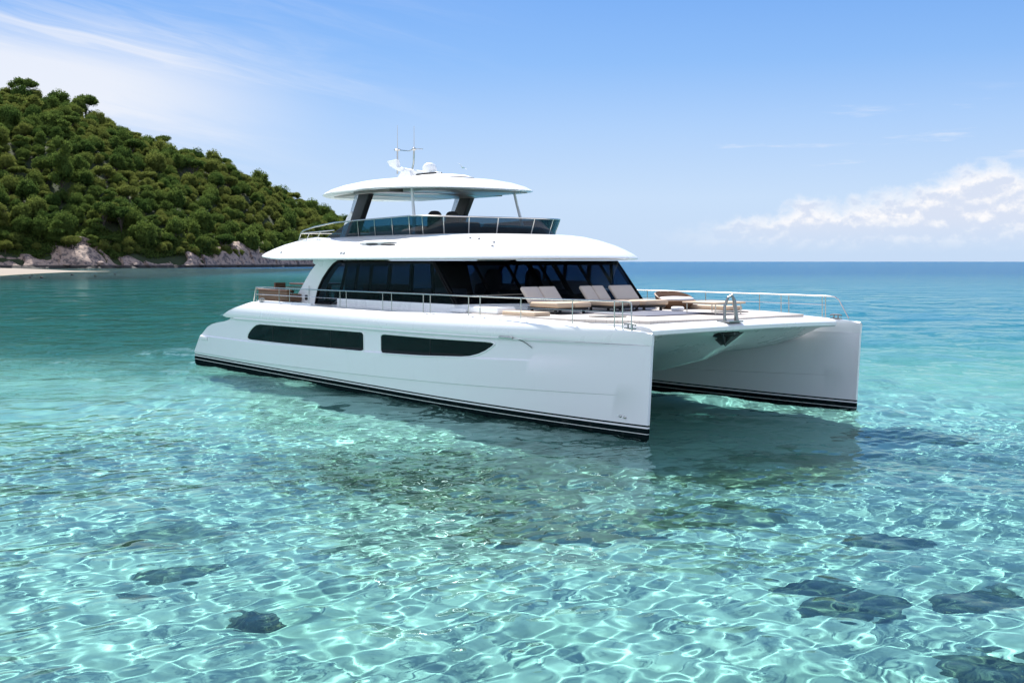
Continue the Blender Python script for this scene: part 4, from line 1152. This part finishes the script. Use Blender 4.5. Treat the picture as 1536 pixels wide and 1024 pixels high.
for i in order:
    u, tt, Xp, Yp, rad_ = pts[i]
    special = sp_of.get(i)
    kd = special[3] if special else int(rg.choice([0, 1, 4, 7, 0, 1, 3, 6, 2, 5], p=[.15, .15, .15, .15, .08, .08, .08, .06, .05, .05]))
    hf = special[4] if special else (0.85 + .35 * rg.random()) * (.72 if kd in (3, 6) else 1)
    zb = float(land_z(np.array(u), np.array(Yp)))
    rot = rg.uniform(0, 6.28)
    lift_ = rad_ * (0.12 if not special else 0.5)
    sxy = rad_ * 1.12; sz = rad_ * 1.35 * hf
    if count < 290 and (special or pts[i][0] * F_ + 768 > -12):
        pr = protoT[kd]
        if kd not in used_proto: o = pr; used_proto.add(kd)
        else:
            o = pr.copy(); COL.objects.link(o)
            for ch in list(pr.children):
                c = ch.copy(); COL.objects.link(c); c.parent = o
        o.location = (Xp, Yp, zb + lift_); o.scale = (sxy, sxy, sz); o.rotation_euler = (0, 0, rot)
        if special: tag(o, special[5], 'tree')
        else: tag(o, 'green broadleaf tree in the unbroken forest that covers the headland slope', 'tree', 'trees of the headland forest')
        count += 1
    else:
        V, Fc, lobes, st = kinds[kd]
        c_, s_2 = math.cos(rot), math.sin(rot)
        W_ = np.empty_like(V)
        W_[:, 0] = (V[:, 0] * c_ - V[:, 1] * s_2) * sxy + Xp; W_[:, 1] = (V[:, 0] * s_2 + V[:, 1] * c_) * sxy + Yp; W_[:, 2] = V[:, 2] * sz + zb + lift_
        fV.append(W_.astype(np.float32)); fF.append(Fc + nv); nv += len(V)
for kd, pr in enumerate(protoT):
    if kd not in used_proto:
        for ch in list(pr.children): bpy.data.objects.remove(ch)
        bpy.data.objects.remove(pr)
fo = mesh_np('forest', np.concatenate(fV), np.concatenate(fF), M_LEAF, smooth=False)
tag(fo, 'smaller far trees of the forest covering the headland', 'forest', kind='stuff')
# undergrowth along the edge above the rocks
rg = np.random.default_rng(9)
N = 60000
uu = rg.uniform(UU[0], UU[-2], N); tt = rg.uniform(0.032, .14, N) + .03 * vnoise(uu * 60, uu * 0, 3)
Yp = shore(uu) + tt * wide(uu); Xp = uu * Yp; Zp = land_z(uu, Yp) + rg.uniform(0, 3.2, N) * (1 + vnoise(Xp / 6, Yp / 6, 7) * 1.8)
c = np.stack([Xp, Yp, Zp], -1)
nr = rg.normal(size=(N, 3)) + np.array([0, -.4, .8]); nr /= np.linalg.norm(nr, axis=1)[:, None]
t1 = np.cross(nr, rg.normal(size=(N, 3))); t1 /= np.linalg.norm(t1, axis=1)[:, None]; t2 = np.cross(nr, t1); s = (.3 + .5 * rg.random(N))[:, None]
Q = np.stack([c - t1 * s, c - t2 * s * .8, c + t1 * s, c + t2 * s * .9], 1).reshape(-1, 3)
ug = mesh_np('undergrowth', Q, np.arange(N * 4).reshape(-1, 4), M_LEAF, smooth=False)
tag(ug, 'low bushes and creepers between the rocks and the forest', 'undergrowth', kind='stuff')

# ------------------------------------------------------------------ sand spit on the far left
xs_ = np.linspace(-340, -90, 220); ys_ = np.linspace(270, 660, 160)
a, b = np.meshgrid(xs_, ys_)
pxa = a / b * F_ + 768
cy = np.interp(pxa, [-400, -100, 0, 60, 110, 160, 260], [520, 470, 440, 440, 450, 455, 460])
hw = np.interp(pxa, [-400, -100, 0, 60, 100, 160, 260], [170, 150, 125, 75, 50, 40, 30])
e_ = 1 - ((b - cy) / hw) ** 2
top = np.interp(pxa, [-400, 0, 60, 85, 110, 240, 330], [2.2, 1.3, .9, .6, .22, -.3, -1.5])
Zs = np.where(e_ > -1.5, top + 1.3 * np.clip(e_, -6, 1) - 1.3, top - 4.5) + 0.10 * fbm(a / 12, b / 12, 40, 3)
Zs = np.minimum(Zs, top + .1)
spit = mesh_np('beach', np.stack([a, b, Zs], -1).reshape(-1, 3), grid_faces(*a.shape))
tag(spit, kind='structure')
m, t, p, o = mat('pale_beach_sand')
P_ = t.node('ShaderNodeNewGeometry').outputs['Position']
z = t.node('ShaderNodeSeparateXYZ', i_0=P_).outputs[2]
c = t.mix(t.noise(P_, .2, 5, .6), (.20, .165, .13), (.28, .24, .19))
c = t.mix(t.step(z, .25, -.05), c, (.24, .21, .14))
t.put(p.inputs['Base Color'], c); p.inputs['Roughness'].default_value = 1
spit.data.materials.append(m)
# little rocks on and off the spit
for i, (px, py, s, ) in enumerate(((45, 416, .9), (62, 416.5, 1.2), (48, 413, .7), (31, 414.5, .6), (108, 412.5, 1.3), (143, 414.5, .9), (173, 411.5, 1.0))):
    Yb = F_ * 4 / (py + .6 - 392); o = protoB[i % 3].copy(); o.data = o.data; COL.objects.link(o)
    o.location = (upx(px) * Yb, Yb, .15); s *= .42; o.scale = (s, s, s * .9); o.name = 'beach_rock'
    tag(o, 'small dark rock lying in the shallows off the tip of the pale sand spit', 'rock', 'small rocks off the sand spit')

# ------------------------------------------------------------------ rocks on the seabed
def under(px, py, dep):
    Y0 = F_ * 4 / (py - 392); X0 = upx(px) * Y0
    r_ = math.hypot(X0, Y0); th = math.atan2(4, r_)
    st = math.cos(th) / 1.33; ex = dep * st / math.sqrt(1 - st * st)
    return X0 + ex * X0 / r_, Y0 + ex * Y0 / r_
m, t, p, o = mat('weedy_reef_rock')
P_ = t.node('ShaderNodeNewGeometry').outputs['Position']
c = t.mix(t.noise(P_, 3.5, 6, .7), (.03, .06, .055), (.17, .19, .11))
c = t.mix(t.step(t.noise(P_, 6, 4, .6), .58, .72), c, (.26, .25, .12))
t.put(p.inputs['Base Color'], c); p.inputs['Roughness'].default_value = 1
t.put(p.inputs['Normal'], t.bump(t.noise(P_, 7, 5, .7), .8, .08))
M_REEF = m
m, t, p, o = mat('weedy_sand_patch')
P_ = t.node('ShaderNodeNewGeometry').outputs['Position']
c = t.mix(t.noise(P_, 2.2, 6, .75), (.07, .11, .08), (.34, .38, .27))
t.put(p.inputs['Base Color'], c); p.inputs['Roughness'].default_value = 1
M_WEED = m
def reef_mesh(seed):
    n = 60
    a, b = np.meshgrid(np.linspace(-1.25, 1.25, n), np.linspace(-1.25, 1.25, n))
    r = np.hypot(a, b) * (1 + .55 * fbm(a * 1.6 + seed, b * 1.6, seed, 4))
    h = np.clip(1 - r ** 2.2, -0.4, 1); h = np.sign(h) * np.abs(h) ** .6 * (1 + 1.0 * fbm(a * 3.5 + seed, b * 3.5, seed + 5, 5))
    return mesh_np('submerged_rock', np.stack([a, b, h * .3], -1).reshape(-1, 3), grid_faces(n, n), M_REEF)
RF = [(1213, 878, 1.1, .7, 0, 'dark reef slab in front of the right bow, left half of the large pair'),
      (1290, 908, 1.3, .8, .5, 'largest dark reef slab near the lower right, right half of the pair'),
      (1330, 806, 1.15, .9, .1, 'dark submerged rock nearest the right bow'),
      (1470, 895, 1.3, .8, .3, 'dark submerged rock at the right edge above the corner one'),
      (1500, 1000, 1.1, .75, .2, 'dark submerged rock in the lower right corner of the bay'),
      (390, 921, .62, .42, 0, 'small dark submerged rock alone in the lower left'),
      (265, 850, 1.0, .6, .1, 'long faint weedy rock at left above the small dark one'),
      (620, 705, 2.3, 1.6, .2, 'wide brown reef patch below the side of the near hull, left one'),
      (740, 745, 2.0, 1.5, .2, 'brown reef patch in the middle, between the left and lower patches'),
      (850, 785, 1.9, 1.2, .1, 'dark brown reef patch lowest in the middle of the bay'),
      (1050, 770, 1.9, 1.1, .1, 'blue brown reef patch in front of the gap between the hulls'),
      (1170, 715, 2.4, 1.2, .3, 'brown reef patch just off the tunnel between the bows'),
      (1350, 652, 2.6, 1.6, .1, 'dark slab put in as the hull shadow beyond the right bow'),  # dark slab stands in for the far bow's cast shadow
      (200, 890, .5, .35, .1, 'little weedy rock low on the left')]
for i, (px, py, sx, sy, rz, lb) in enumerate(RF):
    x, y = under(px, py, DEPTH - .15)
    o = reef_mesh(200 + i * 7)
    if i in (6, 7, 8, 9, 10, 11, 13): o.data.materials[0] = M_WEED
    o.location = (x, y, float(sea_floor_z(np.array(x), np.array(y))) - .02); o.scale = (sx * (.62 if i not in (7, 8, 9, 10, 11) else .9), sy * (.62 if i not in (7, 8, 9, 10, 11) else .8), .75 * (0.6 + .3 * sx)); o.rotation_euler = (0, 0, rz)
    tag(o, lb, 'rock', 'submerged rocks'); o.cycles.is_caustics_receiver = True
